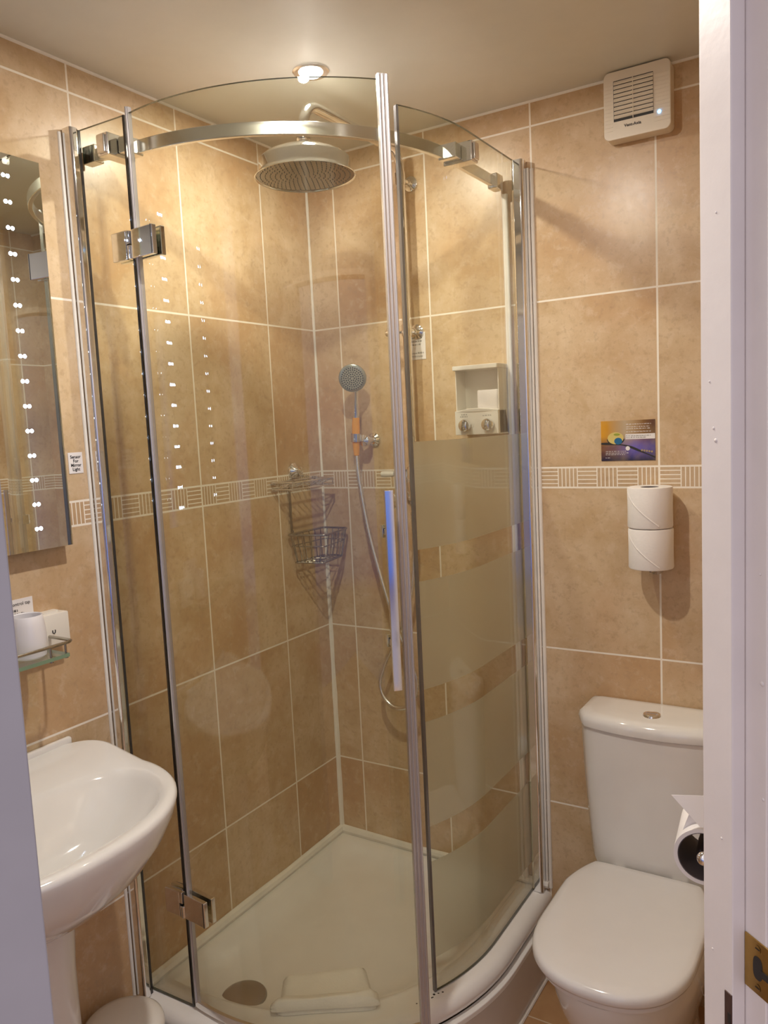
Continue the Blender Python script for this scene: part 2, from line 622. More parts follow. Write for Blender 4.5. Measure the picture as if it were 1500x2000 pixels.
def words_mb(c, right, upv, lines, h, mb=None, off=0.0004, seed=1, mi=0):
    """rows of small word-like marks for print too small to read; lines = (v, u0, u1)"""
    rnd = random.Random(seed)
    r, u = Vector(right).normalized(), Vector(upv).normalized()
    n = r.cross(u)
    c = Vector(c) + n * off
    mb = mb or MB()
    for v, u0, u1 in lines:
        x = u0
        while x < u1 - 0.001:
            w = min(rnd.uniform(0.0025, 0.0075), u1 - x)
            y = x
            while y < x + w - 0.0006:
                hh = h * rnd.choice((0.75, 0.75, 1.0))
                mb.quad([c + r * y + u * (v - h / 2), c + r * (y + 0.0007) + u * (v - h / 2), c + r * (y + 0.0007) + u * (v - h / 2 + hh), c + r * y + u * (v - h / 2 + hh)], mi)
                y += 0.0011
            x += w + 0.0017
    return mb


# ------------------------------------------------------------------ room shell
RW = 1.42
RV = Vector((-0.75927131, 0.65077422, 0))      # through the doorway, into the room
RP = Vector((0.65077422, 0.75927131, 0))       # across the doorway, towards its right jamb


def dp(lat, d, z):
    return Vector((CAM.x, CAM.y, 0)) + RV * d + RP * lat + Vector((0, 0, z))


struct('floor', MB().box((-0.1, -3.6, -0.05), (3.2, 0.1, 0.0)), M_FLOOR, smooth=False)
p1 = dp(1.5, 0.70, 0)
ceil_poly = [(-0.1, 0.1), (-0.1, -2.6), dp(-1.1, 0.70, 0)[:2], dp(0.72, 0.70, 0)[:2], (RW + 0.1, 0.1)]
mb = MB()
mb.loft([[(p[0], p[1], CEIL) for p in ceil_poly], [(p[0], p[1], CEIL + 0.06) for p in ceil_poly]], cap=True)
struct('ceiling', mb, M_CEIL, smooth=False)
struct('wall_left', MB().box((-0.1, -2.6, 0.0), (0.0, 0.0, CEIL)), M_TILE_LEFT, smooth=False)
struct('wall_back', MB().box((-0.1, 0.0, 0.0), (RW + 0.1, 0.1, CEIL)), M_TILE_BACK, smooth=False)
struct('wall_right', MB().box((RW, -1.085, 0.0), (RW + 0.1, 0.0, CEIL)), M_TILE_RIGHT, smooth=False)

D_IN, D_OUT = 0.72, 0.643
HEAD = 2.03


def dbox(mb, l0, l1, d0, d1, z0, z1, mi=0):
    a, b, c, d = dp(l0, d0, 0), dp(l1, d0, 0), dp(l1, d1, 0), dp(l0, d1, 0)
    mb.loft([[(p.x, p.y, z0) for p in (a, b, c, d)], [(p.x, p.y, z1) for p in (a, b, c, d)]], mi=mi, cap=True)
    return mb


# diagonal door wall: piece left of the opening, piece right of it, lintel above
mb = MB()
dbox(mb, -1.15, -0.30, D_OUT + 0.004, D_IN - 0.004, 0, CEIL)
dbox(mb, 0.632, 1.3, D_OUT + 0.004, D_IN - 0.004, 0, CEIL)
dbox(mb, -0.30, 0.632, D_OUT + 0.004, D_IN - 0.004, HEAD + 0.02, CEIL)
struct('wall_front', mb, M_HALLPAINT, smooth=False)
# jambs (stop + rebate) and head
R_LAT, S_LAT, D_STOP = 0.5895, 0.607, 0.6735
mb = MB()
dbox(mb, S_LAT, 0.632, D_OUT, D_IN, 0, HEAD)
dbox(mb, R_LAT, S_LAT, D_STOP, D_IN, 0, HEAD)
tr_r = struct('trim_1', mb, M_WOOD, bevel=0.0016)
tr_r['label'] = 'white painted right door jamb with stop bead and chips in the paint'
mb = MB()
dbox(mb, 0.6105, 0.70, D_OUT - 0.018, D_OUT, 0, HEAD + 0.07)
a_r = struct('trim_2', mb, M_WOOD, bevel=0.003)
mb = MB()
jl = [dp(-0.32, D_OUT, 0), dp(-0.0912, D_OUT, 0), dp(-0.1030, D_IN, 0), dp(-0.32, D_IN, 0)]
mb.loft([[(p.x, p.y, 0.0) for p in jl], [(p.x, p.y, HEAD) for p in jl]], cap=True)
struct('trim_3', mb, M_HALLPAINT, bevel=0.0012)
mb = MB()
dbox(mb, -0.125, 0.632, D_OUT, D_IN, HEAD, HEAD + 0.02)
struct('trim_4', mb, M_WOOD, bevel=0.0016)

# brass strike plate in the rebate and the worn keep on the stop edge
sp = MB()
zc = 0.966
pa = dp(S_LAT - 0.0007, 0.6545, 0)
sp.obox((pa.x, pa.y, zc), RV, RP, (0, 0, 1), 0.0185, 0.001, 0.031)
pb = dp(S_LAT - 0.001, 0.632, 0)
sp.obox((pb.x, pb.y, zc), RV, RP, (0, 0, 1), 0.006, 0.0012, 0.012)
plate = obj('strike_plate', sp, M_BRASS, tr_r, bevel=0.0006)
plate['label'] = 'brass strike plate with a bolt hole'
h = MB()
ph = dp(S_LAT - 0.0020, 0.6535, 0)
ring = []
for k in range(20):
    t = 2 * PI * k / 20
    ring.append(Vector((ph.x, ph.y, zc)) + RV * (0.0068 * math.copysign(abs(math.cos(t)) ** 0.7, math.cos(t))) + Vector((0, 0, 0.0135 * math.copysign(abs(math.sin(t)) ** 0.7, math.sin(t)))))
h.loft([ring, [p + RP * 0.0006 for p in ring]], cap=True)
h.obox(dp(S_LAT - 0.0019, 0.6410, zc - 0.003), RV, RP, (0, 0, 1), 0.008, 0.0006, 0.004)
obj('bolt_hole', h, M_DARK, plate)
sc_ = MB()
for dz in (-0.0225, 0.0225):
    sc_.disc(dp(S_LAT - 0.0021, 0.6535, zc + dz), -RP, 0.0042)
    sc_.obox(dp(S_LAT - 0.0023, 0.6535, zc + dz), RV, RP, (0, 0, 1), 0.003, 0.0003, 0.0005, 1)
obj('screw', sc_, [M_BRASS, M_DARK], plate)
kp = MB()
kp.obox(dp(R_LAT - 0.0004, 0.6795, 0.900), RV, RP, (0, 0, 1), 0.0055, 0.0008, 0.024)
keep = obj('lock_keep', kp, M_RUST, tr_r, bevel=0.0005)
kh = MB()
kh.obox(dp(R_LAT - 0.0014, 0.6775, 0.895), RV, RP, (0, 0, 1), 0.002, 0.0004, 0.006)
obj('keyhole', kh, M_DARK, keep)
ch = MB()
for d, z, r in ((0.700, 1.551, 0.0017), (0.697, 1.538, 0.0024), (0.706, 1.60, 0.0012), (0.69, 1.10, 0.0016), (0.705, 0.96, 0.0014), (0.695, 1.77, 0.0012)):
    ch.lathe([(r, 0), (r * 0.7, 0.0006), (0.0, 0.0009)], dp(R_LAT - 0.0001, d, z), -RP, 10)
for d, z, r in ((0.650, 1.285, 0.003), (0.653, 1.40, 0.0015), (0.648, 1.16, 0.002)):
    ch.lathe([(r, 0), (r * 0.7, 0.0006), (0.0, 0.0009)], dp(S_LAT - 0.0001, d, z), -RP, 10)
obj('paint_blob', ch, M_WOOD, tr_r)

# silicone beads: shower corner, along the ceiling, tray joints
mb = MB()
rad = lambda z: 0.0105 if z < 0.75 else (0.0085 if z < 1.2 else 0.0045)
zs = [0.215, 0.23, 0.26] + [0.3 + 0.05 * i for i in range(42)]
mb.tube([(0.0015, -0.0015, min(z, CEIL)) for z in zs], 0.005, 8, radii=[0.013 if z < 0.225 else rad(z) + 0.0008 * math.sin(z * 37) for z in zs])
struct('trim_5', mb, M_SIL)
mb = MB()
mb.tube([(0.001, -2.2, CEIL - 0.001), (0.001, -0.001, CEIL - 0.001), (RW, -0.001, CEIL - 0.001)], 0.0045, 8)
struct('trim_6', mb, M_SIL)
C0 = Vector((0.14, -0.295))


def arc(a_deg, R):
    a = math.radians(a_deg)
    return (C0.x + R * math.cos(a), C0.y + R * math.sin(a))


mb = MB()
mb.tube([(0.004, -0.875, 0.232), (0.004, -0.5, 0.2325), (0.004, -0.3, 0.231), (0.004, -0.004, 0.233), (0.3, -0.004, 0.231), (0.5, -0.004, 0.2335), (0.73, -0.004, 0.231)], 0.0105, 8,
        radii=[0.014, 0.015, 0.0135, 0.016, 0.012, 0.013, 0.0115])
struct('trim_7', mb, M_SIL)

# ------------------------------------------------------------------ shower tray
tray = thing('shower_tray', (0.3, -0.4, 0.0), 'white quadrant shower tray raised on a curved plinth in the tiled corner', 'shower tray')


def tray_ring(iw, R, z, n=28):
    cr = max(0.001, iw * 0.95)
    pts = []
    for i in range(7):
        a = math.radians(180 - 90 * i / 6)
        pts.append((iw + cr + cr * math.cos(a), -iw - cr + cr * math.sin(a), z))
    for i in range(1, 9):
        t = i / 8
        pts.append((iw + cr + (C0.x + R - iw - cr) * t, -iw, z))
    for i in range(1, 6):
        t = i / 5
        pts.append((C0.x + R, -iw + (C0.y + iw) * t, z))
    for i in range(1, n + 1):
        a = arc(-90 * i / n, R)
        pts.append((a[0], a[1], z))
    pts.append((iw + (C0.x - iw) * 0.5, C0.y - R, z))
    pts.append((iw, C0.y - R, z))
    for i in range(1, 8):
        t = i / 8
        pts.append((iw, C0.y - R + (-iw - cr - C0.y + R) * t, z))
    return pts


mb = MB()
prof = [(0.002, 0.585, 0.172), (0.002, 0.592, 0.174), (0.002, 0.597, 0.186), (0.002, 0.596, 0.198), (0.002, 0.590, 0.209), (0.002, 0.580, 0.2165), (0.002, 0.565, 0.219), (0.002, 0.525, 0.219),
        (0.014, 0.518, 0.2215), (0.026, 0.512, 0.2222), (0.036, 0.506, 0.2205), (0.044, 0.500, 0.2140), (0.053, 0.490, 0.2040), (0.066, 0.474, 0.1940), (0.084, 0.45, 0.1868), (0.104, 0.42, 0.1826), (0.125, 0.38, 0.1812)]
mb.loft([tray_ring(*p) for p in prof], cap0=True, cap1=True)
obj('tray_basin', mb, M_TRAY, tray, angle=50)
path = [(C0.x + 0.603, -0.004)] + [arc(-90 * i / 40, 0.603) for i in range(41)] + [(0.004, C0.y - 0.603)]
mb = MB().strip(path, 0.006, 0.001, 0.160)
pn = obj('plinth_panel', mb, M_RISER, tray)
pn['label'] = 'curved plinth panel in shade below the rim'
mb = MB()
pth = [(C0.x + 0.597, -0.006)] + [arc(-90 * i / 40, 0.597) for i in range(41)] + [(0.006, C0.y - 0.597)]
mb.strip(pth, 0.022, 0.150, 0.166)
obj('plinth_lip', mb, M_TRAY, tray, bevel=0.003)
mb = MB()
pth3 = [(C0.x + 0.607, -0.006)] + [arc(-90 * i / 40, 0.607) for i in range(41)] + [(0.006, C0.y - 0.607)]
mb.tube([(p[0], p[1], 0.003) for p in pth3], 0.007, 8)
obj('floor_sealant', mb, M_SIL, tray)
mb = MB()
dc = (0.207, -0.731, 0.1850)
mb.lathe([(0.0, 0.010), (0.02, 0.0098), (0.045, 0.0085), (0.054, 0.006), (0.057, 0.002), (0.057, 0.0)], dc, (0, 0, 1), 40)
dr = obj('drain_cover', mb, M_BRUSH, tray)
dr['label'] = 'round brushed metal waste cover'
mb = MB()
for a, w, hh in ((-8, 0.004, 0.0016), (-11, 0.003, 0.001)):
    for k in range(5):
        q = arc(a - 16 - k * 1.1, 0.562 - 0.003 * (k % 3))
        mb.lathe([(w * (0.5 + 0.5 * random.random()), 0), (0.0005, hh * 0.5)], (q[0], q[1], 0.2190), (0, 0, 1), 8)
obj('mould_spot', mb, M_DARK, tray)

# towel lying in the tray
mb = MB()
A, B, Cc, Dd = Vector((0.2500, -0.628)), Vector((0.4130, -0.497)), Vector((0.550, -0.648)), Vector((0.350, -0.780))


def tray_z(x, y):
    r = math.hypot(max(0.0, x - C0.x), min(0.0, y - C0.y))
    pp = [(q[1], q[2]) for q in prof[7:]][::-1]
    if r <= pp[0][0]:
        return pp[0][1]
    for (r0, z0_), (r1, z1_) in zip(pp, pp[1:]):
        if r0 <= r <= r1:
            return z0_ + (z1_ - z0_) * (r - r0) / (r1 - r0)
    return pp[-1][1]


def towel_layer(mb, pts, z0, z1, seed):
    rnd = random.Random(seed)
    n = 14
    top, bot = [], []
    for i in range(n + 1):
        for j in range(n + 1):
            s_, t_ = i / n, j / n
            # rounded corners
            p = pts[0] * (1 - s_) * (1 - t_) + pts[1] * s_ * (1 - t_) + pts[2] * s_ * t_ + pts[3] * (1 - s_) * t_
            cen = (pts[0] + pts[1] + pts[2] + pts[3]) / 4
            e = max(abs(2 * s_ - 1) ** 8, abs(2 * t_ - 1) ** 8)
            cr = (abs(2 * s_ - 1) * abs(2 * t_ - 1)) ** 10
            p = p + (cen - p) * 0.05 * cr
            zz = z1 - (z1 - z0) * 0.75 * e ** 2 + 0.0012 * math.sin(9 * s_ + seed) * math.cos(7 * t_) + rnd.uniform(-0.0003, 0.0003)
            tz = tray_z(p.x, p.y)
            top.append((p.x, p.y, zz + tz))
            bot.append((p.x, p.y, z0 + tz))
    b = len(mb.v)
    mb.v += [Vector(q) for q in top + bot]
    N = (n + 1) ** 2
    idx = lambda i, j: b + i * (n + 1) + j
    for i in range(n):
        for j in range(n):
            mb.f.append([idx(i, j), idx(i + 1, j), idx(i + 1, j + 1), idx(i, j + 1)])
            mb.mi.append(0)
            mb.f.append([N + idx(i, j + 1), N + idx(i + 1, j + 1), N + idx(i + 1, j), N + idx(i, j)])
            mb.mi.append(0)
    for i in range(n):
        for q0, q1 in ((idx(i, 0), idx(i + 1, 0)), (idx(i + 1, n), idx(i, n)), (idx(0, i + 1), idx(0, i)), (idx(n, i), idx(n, i + 1))):
            mb.f.append([q0, N + q0, N + q1, q1])
            mb.mi.append(0)


E1 = A + (Dd - A) * 0.62
E2 = B + (Cc - B) * 0.62
towel_layer(mb, [A, B, Cc, Dd], 0.0012, 0.0175, 1)
towel_layer(mb, [A + (Dd - A) * 0.60, B + (Cc - B) * 0.66, Cc + (Cc - Dd) * 0.03, Dd + (Dd - Cc) * 0.06], 0.0120, 0.0330, 2)
tow = obj('bath_mat', mb, M_TOWEL, None, angle=80)
tag(tow, 'folded white towelling mat lying in the shower tray beside the round drain', 'bath mat')

# ------------------------------------------------------------------ fixed shower screen
ZG0, ZG1 = 0.222, 2.247
RG = 0.55
YS, XS = C0.y - RG, C0.x + RG      # straight runs: y=-0.845, x=0.69
scr = thing('shower_screen', (0.0, -0.845, 0.219), 'fixed glass side panels of the curved shower with chrome wall posts and top rail', 'shower screen')
# left panel
mb = MB().strip([(0.012, YS - 0.003), (0.157, YS)], 0.006, ZG0, ZG1, 0, 1)
obj('glass_panel', mb, [M_GLASS, M_EDGE], scr, smooth=False)
mb = MB().box((0.1535, YS - 0.0034, ZG0), (0.1585, YS + 0.0034, ZG1))
obj('edge_gasket', mb, M_GASKET_REFL, scr)
rp_path = [arc(-25.4 + 25.4 * i / 14, RG) for i in range(15)] + [(XS, -0.2), (XS, -0.012)]
mb = MB().strip(rp_path, 0.006, ZG0, ZG1, 0, 1)
rg = obj('glass_panel', mb, [M_GLASS, M_EDGE], scr, angle=40)
rg['label'] = 'curved glass panel with frosted bands'
mb = MB().strip([arc(-25.75, RG), arc(-25.1, RG)], 0.009, ZG0, ZG1 - 0.002)
obj('edge_channel', mb, M_CHANNEL, scr)
f_path = [arc(-24.9 + 24.9 * i / 14, RG) for i in range(15)] + [(XS, -0.2), (XS, -0.022)]
for z0, z1 in ((1.2884, 1.532), (0.9625, 1.2151), (0.6304, 0.8845), (0.302, 0.5433)):
    mb = MB().strip(f_path, 0.0006, z0, z1, off=0.0036)
    obj('frosted_band', mb, M_FROST, rg)
# wall posts (chrome channels)
mb = MB()
mb.rbox((0.0005, -0.886, ZG0 - 0.002), (0.033, -0.864, ZG1 - 0.004), 0.007, 6)
obj('wall_post', mb, M_CHROME, scr, angle=30, wn=True)
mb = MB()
mb.box((0.0005, -0.8645, ZG0 - 0.002), (0.0300, -0.8580, ZG1 - 0.006))  # dark strip put in for the dark hall reflected in the chrome post
gk = obj('post_reflection_strip', mb, M_GASKET_REFL, scr)
gk['label'] = 'dark strip standing for a reflection in the chrome post'
mb = MB()
mb.rbox((0.6900, -0.036, ZG0 - 0.002), (0.722, -0.0005, ZG1 - 0.004), 0.008, 6)
obj('wall_post', mb, M_CHROME, scr, angle=30, wn=True)
mb = MB()
mb.tube([(0.001, -0.8905, ZG0), (0.001, -0.8905, 2.236)], 0.0042, 8)
obj('sealant_and_reflection', mb, M_SIL, scr)
mb = MB()
mb.tube([(0.7345, -0.001, ZG0), (0.7345, -0.001, 2.222)], 0.0055, 8)
obj('sealant_and_reflection', mb, M_SIL, scr)
mb = MB()
mb.tube([(0.7255, -0.006, ZG0), (0.7255, -0.006, 2.224)], 0.0036, 8)  # thin white tube put in for the bead's reflection in the post
obj('sealant_and_reflection', mb, M_SIL, scr)
mb = MB()
mb.rbox((0.652, -0.012, ZG0), (0.668, -0.0005, 2.17), 0.004, 3)
obj('inner_trim', mb, M_SIL, scr)
# top rail
RR = 0.507
rail = [(0.030, -0.832), (0.085, -0.8185), (0.120, -0.8095)] + [arc(-88 + 88 * i / 36, RR) for i in range(37)] + [(C0.x + RR, -0.2), (C0.x + RR, -0.03)]
mb = MB().strip(rail, 0.012, 2.181, 2.209)
obj('top_rail', mb, M_SATIN, scr, bevel=0.002, angle=30)
mb = MB()
mb.box((0.012, -0.8435, 2.176), (0.052, -0.8165, 2.214))
obj('rail_bracket', mb, M_CHROME, scr, bevel=0.003)
mb = MB()
mb.box((C0.x + RR - 0.012, -0.062, 2.176), (C0.x + RR + 0.016, -0.020, 2.214))
obj('rail_bracket', mb, M_CHROME, scr, bevel=0.003)
mb = MB()
mb.box((0.088, YS - 0.020, 2.172), (0.122, C0.y - RR + 0.012, 2.218))
mb.box((0.093, YS - 0.026, 2.176), (0.117, YS - 0.020, 2.214))
mb.box((0.124, YS + 0.006, 2.178), (0.150, C0.y - RR + 0.010, 2.212))
obj('rail_clamp', mb, M_CHROME, scr, bevel=0.0025)
mb = MB()
mb.box((C0.x + RR - 0.012, -0.315, 2.172), (XS + 0.020, -0.281, 2.218))
mb.box((XS + 0.020, -0.310, 2.176), (XS + 0.026, -0.286, 2.214))
mb.box((C0.x + RR - 0.010, -0.345, 2.178), (XS - 0.006, -0.317, 2.212))
obj('rail_clamp', mb, M_CHROME, scr, bevel=0.0025)

# ------------------------------------------------------------------ hinged curved door (ajar)
HG = Vector((0.162, YS))
DA = math.radians(-12.0)


def dr_pt(p, inward=0.0):
    v = Vector((p[0], p[1])) - HG
    return (HG.x + v.x * math.cos(DA) - v.y * math.sin(DA), HG.y + v.x * math.sin(DA) + v.y * math.cos(DA))


door = thing('shower_door', (HG.x, HG.y, 0.224), 'curved clear glass shower door standing slightly ajar on two chrome hinges', 'shower door')
a0 = -87.4
door_path = [dr_pt(arc(a0 + (-28.2 - a0) * i / 26, RG)) for i in range(27)]
ZD0, ZD1 = 0.240, 2.247
mb = MB().strip(door_path, 0.006, ZD0, ZD1, 0, 1)
obj('glass_panel', mb, [M_GLASS, M_EDGE], door, angle=40)
# free-edge seal: ribbed strip
mb = MB()
sp_ = [dr_pt(arc(-28.8 + 2.25 * i / 4, RG)) for i in range(5)]
mb.strip(sp_, 0.011, ZD0 - 0.005, ZD1 + 0.010)
q0, q1 = dr_pt(arc(-28.0, RG + 0.0065)), dr_pt(arc(-27.35, RG + 0.0065))
for a, rr in ((-28.6, 0.0024), (-27.8, 0.0019), (-26.9, 0.0026)):
    q = dr_pt(arc(a, RG + 0.0062))
    mb.tube([(q[0], q[1], ZD0 - 0.004), (q[0], q[1], ZD1 + 0.008)], rr, 8)
obj('edge_seal', mb, M_SEAL, door, angle=30)
# hinge side seal
mb = MB()
h0, h1 = dr_pt(arc(-87.35, RG)), dr_pt(arc(-86.3, RG))
mb.strip([h0, h1], 0.009, ZD0, ZD1 + 0.012)
q = dr_pt(arc(-86.8, RG + 0.005))
mb.tube([(q[0], q[1], ZD0), (q[0], q[1], ZD1 + 0.012)], 0.0028, 8)
obj('hinge_seal', mb, M_SEAL, door, angle=30)
# bottom rail of the door
mb = MB().strip(door_path, 0.010, ZD0 - 0.014, ZD0 + 0.004)
obj('bottom_seal', mb, M_SATIN, door, bevel=0.002, angle=30)
# hinges
for zc_ in (1.979, 0.486):
    mb = MB()
    for sgn in (-1, 1):
        y0 = YS + sgn * 0.010
        mb.box((0.104, y0 - 0.006, zc_ - 0.030), (0.150, y0 + 0.006, zc_ + 0.030))
        mb.box((0.150, y0 - 0.006, zc_ + 0.002), (0.160, y0 + 0.006, zc_ + 0.030))
    d0, d1 = Vector(dr_pt(arc(-87.0, RG))), Vector(dr_pt(arc(-79.6, RG)))
    dd = (d1 - d0).normalized()
    nn = Vector((dd.y, -dd.x))
    cc = (d0 + d1) / 2
    for sgn in (-1, 1):
        ccc = cc + nn * sgn * 0.011
        mb.obox((ccc.x, ccc.y, zc_), (dd.x, dd.y, 0), (nn.x, nn.y, 0), (0, 0, 1), (d1 - d0).length / 2, 0.006, 0.030)
    mb.tube([(0.160, YS - 0.012, zc_ - 0.030), (0.160, YS - 0.012, zc_ - 0.001)], 0.008, 14)
    hg = obj('hinge', mb, M_CHROME, door, bevel=0.002, angle=30)
    g = MB()
    g.box((0.1515, YS - 0.0165, zc_ - 0.030), (0.1535, YS - 0.006, zc_ + 0.001))
    cx = d1 + dd * -0.004
    for sgn in (1,):
        ccc = cx + nn * sgn * 0.0172
        g.obox((ccc.x, ccc.y, zc_), (dd.x, dd.y, 0), (nn.x, nn.y, 0), (0, 0, 1), 0.0008, 0.0004, 0.0295)
    obj('hinge_gap', g, M_DARK, hg)
# bar handle
bt, bn = Vector((0.7254, 0.6884)), Vector((0.6884, -0.7254))
hc = Vector((0.675, -0.698))
mb = MB()
mb.obox((hc.x, hc.y, 1.231), (bt.x, bt.y, 0), (bn.x, bn.y, 0), (0, 0, 1), 0.0095, 0.006, 0.210)
hd = obj('bar_handle', mb, M_CHROME, door, bevel=0.0018, angle=30)
for z in (1.352, 1.118):
    mb = MB()
    base = hc - bn * 0.0305
    mid = (hc + base) / 2 - bn * 0.0025
    mb.obox((mid.x, mid.y, z), (bt.x, bt.y, 0), (bn.x, bn.y, 0), (0, 0, 1), 0.007, 0.011, 0.007)
    ins = hc - bn * 0.045
    mb.obox((ins.x, ins.y, z), (bt.x, bt.y, 0), (bn.x, bn.y, 0), (0, 0, 1), 0.010, 0.009, 0.014)
    obj('handle_mount', mb, M_CHROME, hd, bevel=0.0018)

# ------------------------------------------------------------------ overhead shower and valve
XR, YR = 0.372, -0.062
mix = thing('shower_mixer', (XR, 0.0, 1.39), 'exposed chrome shower valve with riser pipe, arm and round overhead rose on the back wall', 'shower')
mb = MB()
path = [(XR, YR, 1.43), (XR, YR, 2.0), (XR, YR, 2.27)]
for i in range(1, 7):
    a = math.radians(90 * i / 6)
    path.append((XR, YR - 0.045 + 0.045 * math.cos(a), 2.281 + 0.045 * math.sin(a)))
path += [(XR, -0.25, 2.327), (XR, -0.448, 2.327)]
for i in range(1, 9):
    a = math.radians(90 * i / 8)
    path.append((XR - 0.004 * i / 8, -0.448 - 0.050 * math.sin(a), 2.327 - 0.052 + 0.052 * math.cos(a)))
path.append((XR - 0.007, -0.497, 2.25))
mb.tube(path, 0.0125, 16)
obj('riser_pipe', mb, M_CHROME, mix, angle=50)
mb = MB()
hc3 = (XR - 0.008, -0.496, 2.160)
mb.lathe([(0.0, 0.098), (0.0140, 0.098), (0.0160, 0.094), (0.0160, 0.084), (0.0145, 0.080), (0.0185, 0.078), (0.0185, 0.068), (0.030, 0.0665), (0.055, 0.0625), (0.076, 0.0570), (0.092, 0.0500), (0.1015, 0.0435), (0.1055, 0.0395),
          (0.1062, 0.0390), (0.1078, 0.036), (0.1090, 0.012), (0.1115, 0.006), (0.1185, 0.0015), (0.1195, 0.0), (0.118, -0.001), (0.1155, 0.0005), (0.114, 0.004), (0.0, 0.0045)], hc3, (0, 0, 1), 64)
rose = obj('shower_rose', mb, M_CHROME, mix, angle=40)
mb = MB()
mb.lathe([(0.1135, 0.0040), (0.1135, 0.0020), (0.0, 0.0020)], hc3, (0, 0, 1), 48)
for ring in range(1, 10):
    n_ = 6 * ring
    for k in range(n_):
        a = 2 * PI * k / n_
        mb.lathe([(0.0012, 0.0022), (0.0008, 0.0004), (0.0, 0.0002)], (hc3[0] + ring * 0.0117 * math.cos(a), hc3[1] + ring * 0.0117 * math.sin(a), hc3[2]), (0, 0, 1), 6, 1)
obj('nozzle_plate', mb, [M_PLATE, M_NOZ], rose, angle=50)
mb = MB()
for z in (2.253, 1.838):
    mb = MB()
    mb.lathe([(0.0, 0.0), (0.021, 0.0), (0.021, 0.004), (0.012, 0.008), (0.007, 0.014), (0.007, 0.045)], (XR, -0.001, z), (0, -1, 0), 24)
    mb.lathe([(0.0, -0.018), (0.0145, -0.016), (0.0145, 0.016), (0.0, 0.018)], (XR, YR, z), (0, 0, 1), 20)
    if z < 2:
        mb.lathe([(0.0, 0.0), (0.004, 0.001), (0.006, 0.028), (0.0105, 0.034), (0.012, 0.044), (0.008, 0.053), (0.0, 0.055)], (XR - 0.012, YR, 1.834), (-1, -0.15, 0), 16)
    obj('pipe_bracket', mb, M_CHROME, mix)
mb = MB()
mb.lathe([(0.0, 0.0), (0.036, 0.0), (0.036, 0.004), (0.028, 0.010), (0.0, 0.012)], (XR, -0.001, 1.430), (0, -1, 0), 28)
mb.lathe([(0.0, -0.055), (0.017, -0.053), (0.0215, -0.03), (0.0235, 0.0), (0.0215, 0.03), (0.016, 0.045), (0.0, 0.047)], (XR, YR, 1.405), (0, 0, 1), 24)
mb.lathe([(0.012, 0.0), (0.012, 0.06)], (XR, -0.001, 1.430), (0, -1, 0), 16)
mb.lathe([(0.0, 0.0), (0.032, 0.0), (0.032, 0.004), (0.020, 0.010), (0.016, 0.055), (0.0, 0.056)], (XR - 0.010, -0.001, 1.345), (0, -1, 0), 28)
obj('valve_body', mb, M_CHROME, mix)
mb = MB()
mb.lathe([(0.0, 0.0), (0.014, 0.0), (0.010, 0.010), (0.0062, 0.018), (0.0068, 0.024), (0.0052, 0.030), (0.0060, 0.036), (0.0, 0.037)], (XR - 0.018, YR - 0.012, 1.430), (-1, -0.1, 0), 18)
lv = obj('lever', mb, M_CHROME, mix)
mb = MB()
mb.lathe([(0.0, 0.036), (0.0076, 0.037), (0.0085, 0.045), (0.0088, 0.066), (0.0080, 0.077), (0.0, 0.080)], (XR - 0.018, YR - 0.012, 1.430), (-1, -0.1, 0), 20)
cl = obj('lever_grip', mb, M_CER, lv)
cl['label'] = 'white ceramic lever grip'
mb = MB()
kc = Vector((XR - 0.045, YR - 0.022, 1.350))
mb.lathe([(0.0, -0.01), (0.014, -0.008), (0.017, 0.0), (0.014, 0.012), (0.0, 0.015)], kc, (-0.3, -1, 0.0), 20)
for k in range(6):
    a = 2 * PI * k / 6
    d = Vector((math.cos(a) * 0.95, -0.3 * math.cos(a), math.sin(a)))
    mb.lathe([(0.0, 0.010), (0.005, 0.012), (0.0062, 0.018), (0.004, 0.0235), (0.0, 0.0245)], kc, d, 10)
obj('cross_knob', mb, M_CHROME, mix)

# handset, its hose and its wall holder
hs = thing('hand_shower', (0.19, -0.07, 1.485), 'round grey-faced hand shower on an orange and chrome handle with a looping metal hose', 'hand shower')
fn = Vector((0.45, -0.86, -0.22)).normalized()
hcn = Vector((0.2035, -0.100, 1.7150))
mb = MB()
mb.lathe([(0.0, -0.028), (0.016, -0.026), (0.028, -0.017), (0.0375, -0.006), (0.0412, 0.002), (0.0405, 0.006), (0.037, 0.008), (0.0, 0.0085)], hcn, fn, 40)
hh = obj('spray_head', mb, simple('grey_green_chrome', (0.42, 0.43, 0.38), 0.22, 0.7), hs)
mb = MB()
mb.lathe([(0.033, 0.0083), (0.033, 0.0092), (0.0, 0.0094)], hcn, fn, 32)
uu = fn.orthogonal().normalized()
ww = fn.cross(uu)
for ring in range(1, 6):
    for k in range(ring * 6):
        a = 2 * PI * k / (ring * 6) + ring * 0.3
        mb.lathe([(0.0022, 0.0092), (0.0017, 0.0106), (0.0, 0.0108)], hcn + (uu * math.cos(a) + ww * math.sin(a)) * ring * 0.0062, fn, 6, 1)
obj('spray_face', mb, [simple('grey_spray_plate', (0.40, 0.38, 0.31), 0.4), M_DARK], hh)
mb = MB()
hp = [(0.2045, -0.085, 1.690), (0.2000, -0.082, 1.664), (0.1955, -0.078, 1.635), (0.1915, -0.075, 1.600)]
mb.tube(hp, 0.009, 14, radii=[0.010, 0.0078, 0.0082, 0.0102])
obj('handle', mb, M_CHROME, hs)
mb = MB()
hp = [(0.1915, -0.075, 1.600), (0.1885, -0.073, 1.575), (0.1865, -0.072, 1.545), (0.1848, -0.071, 1.515), (0.1840, -0.070, 1.487)]
mb.tube(hp, 0.011, 14, radii=[0.0105, 0.0118, 0.0122, 0.0108, 0.0082])
og = obj('handle_grip', mb, M_ORANGE, hs)
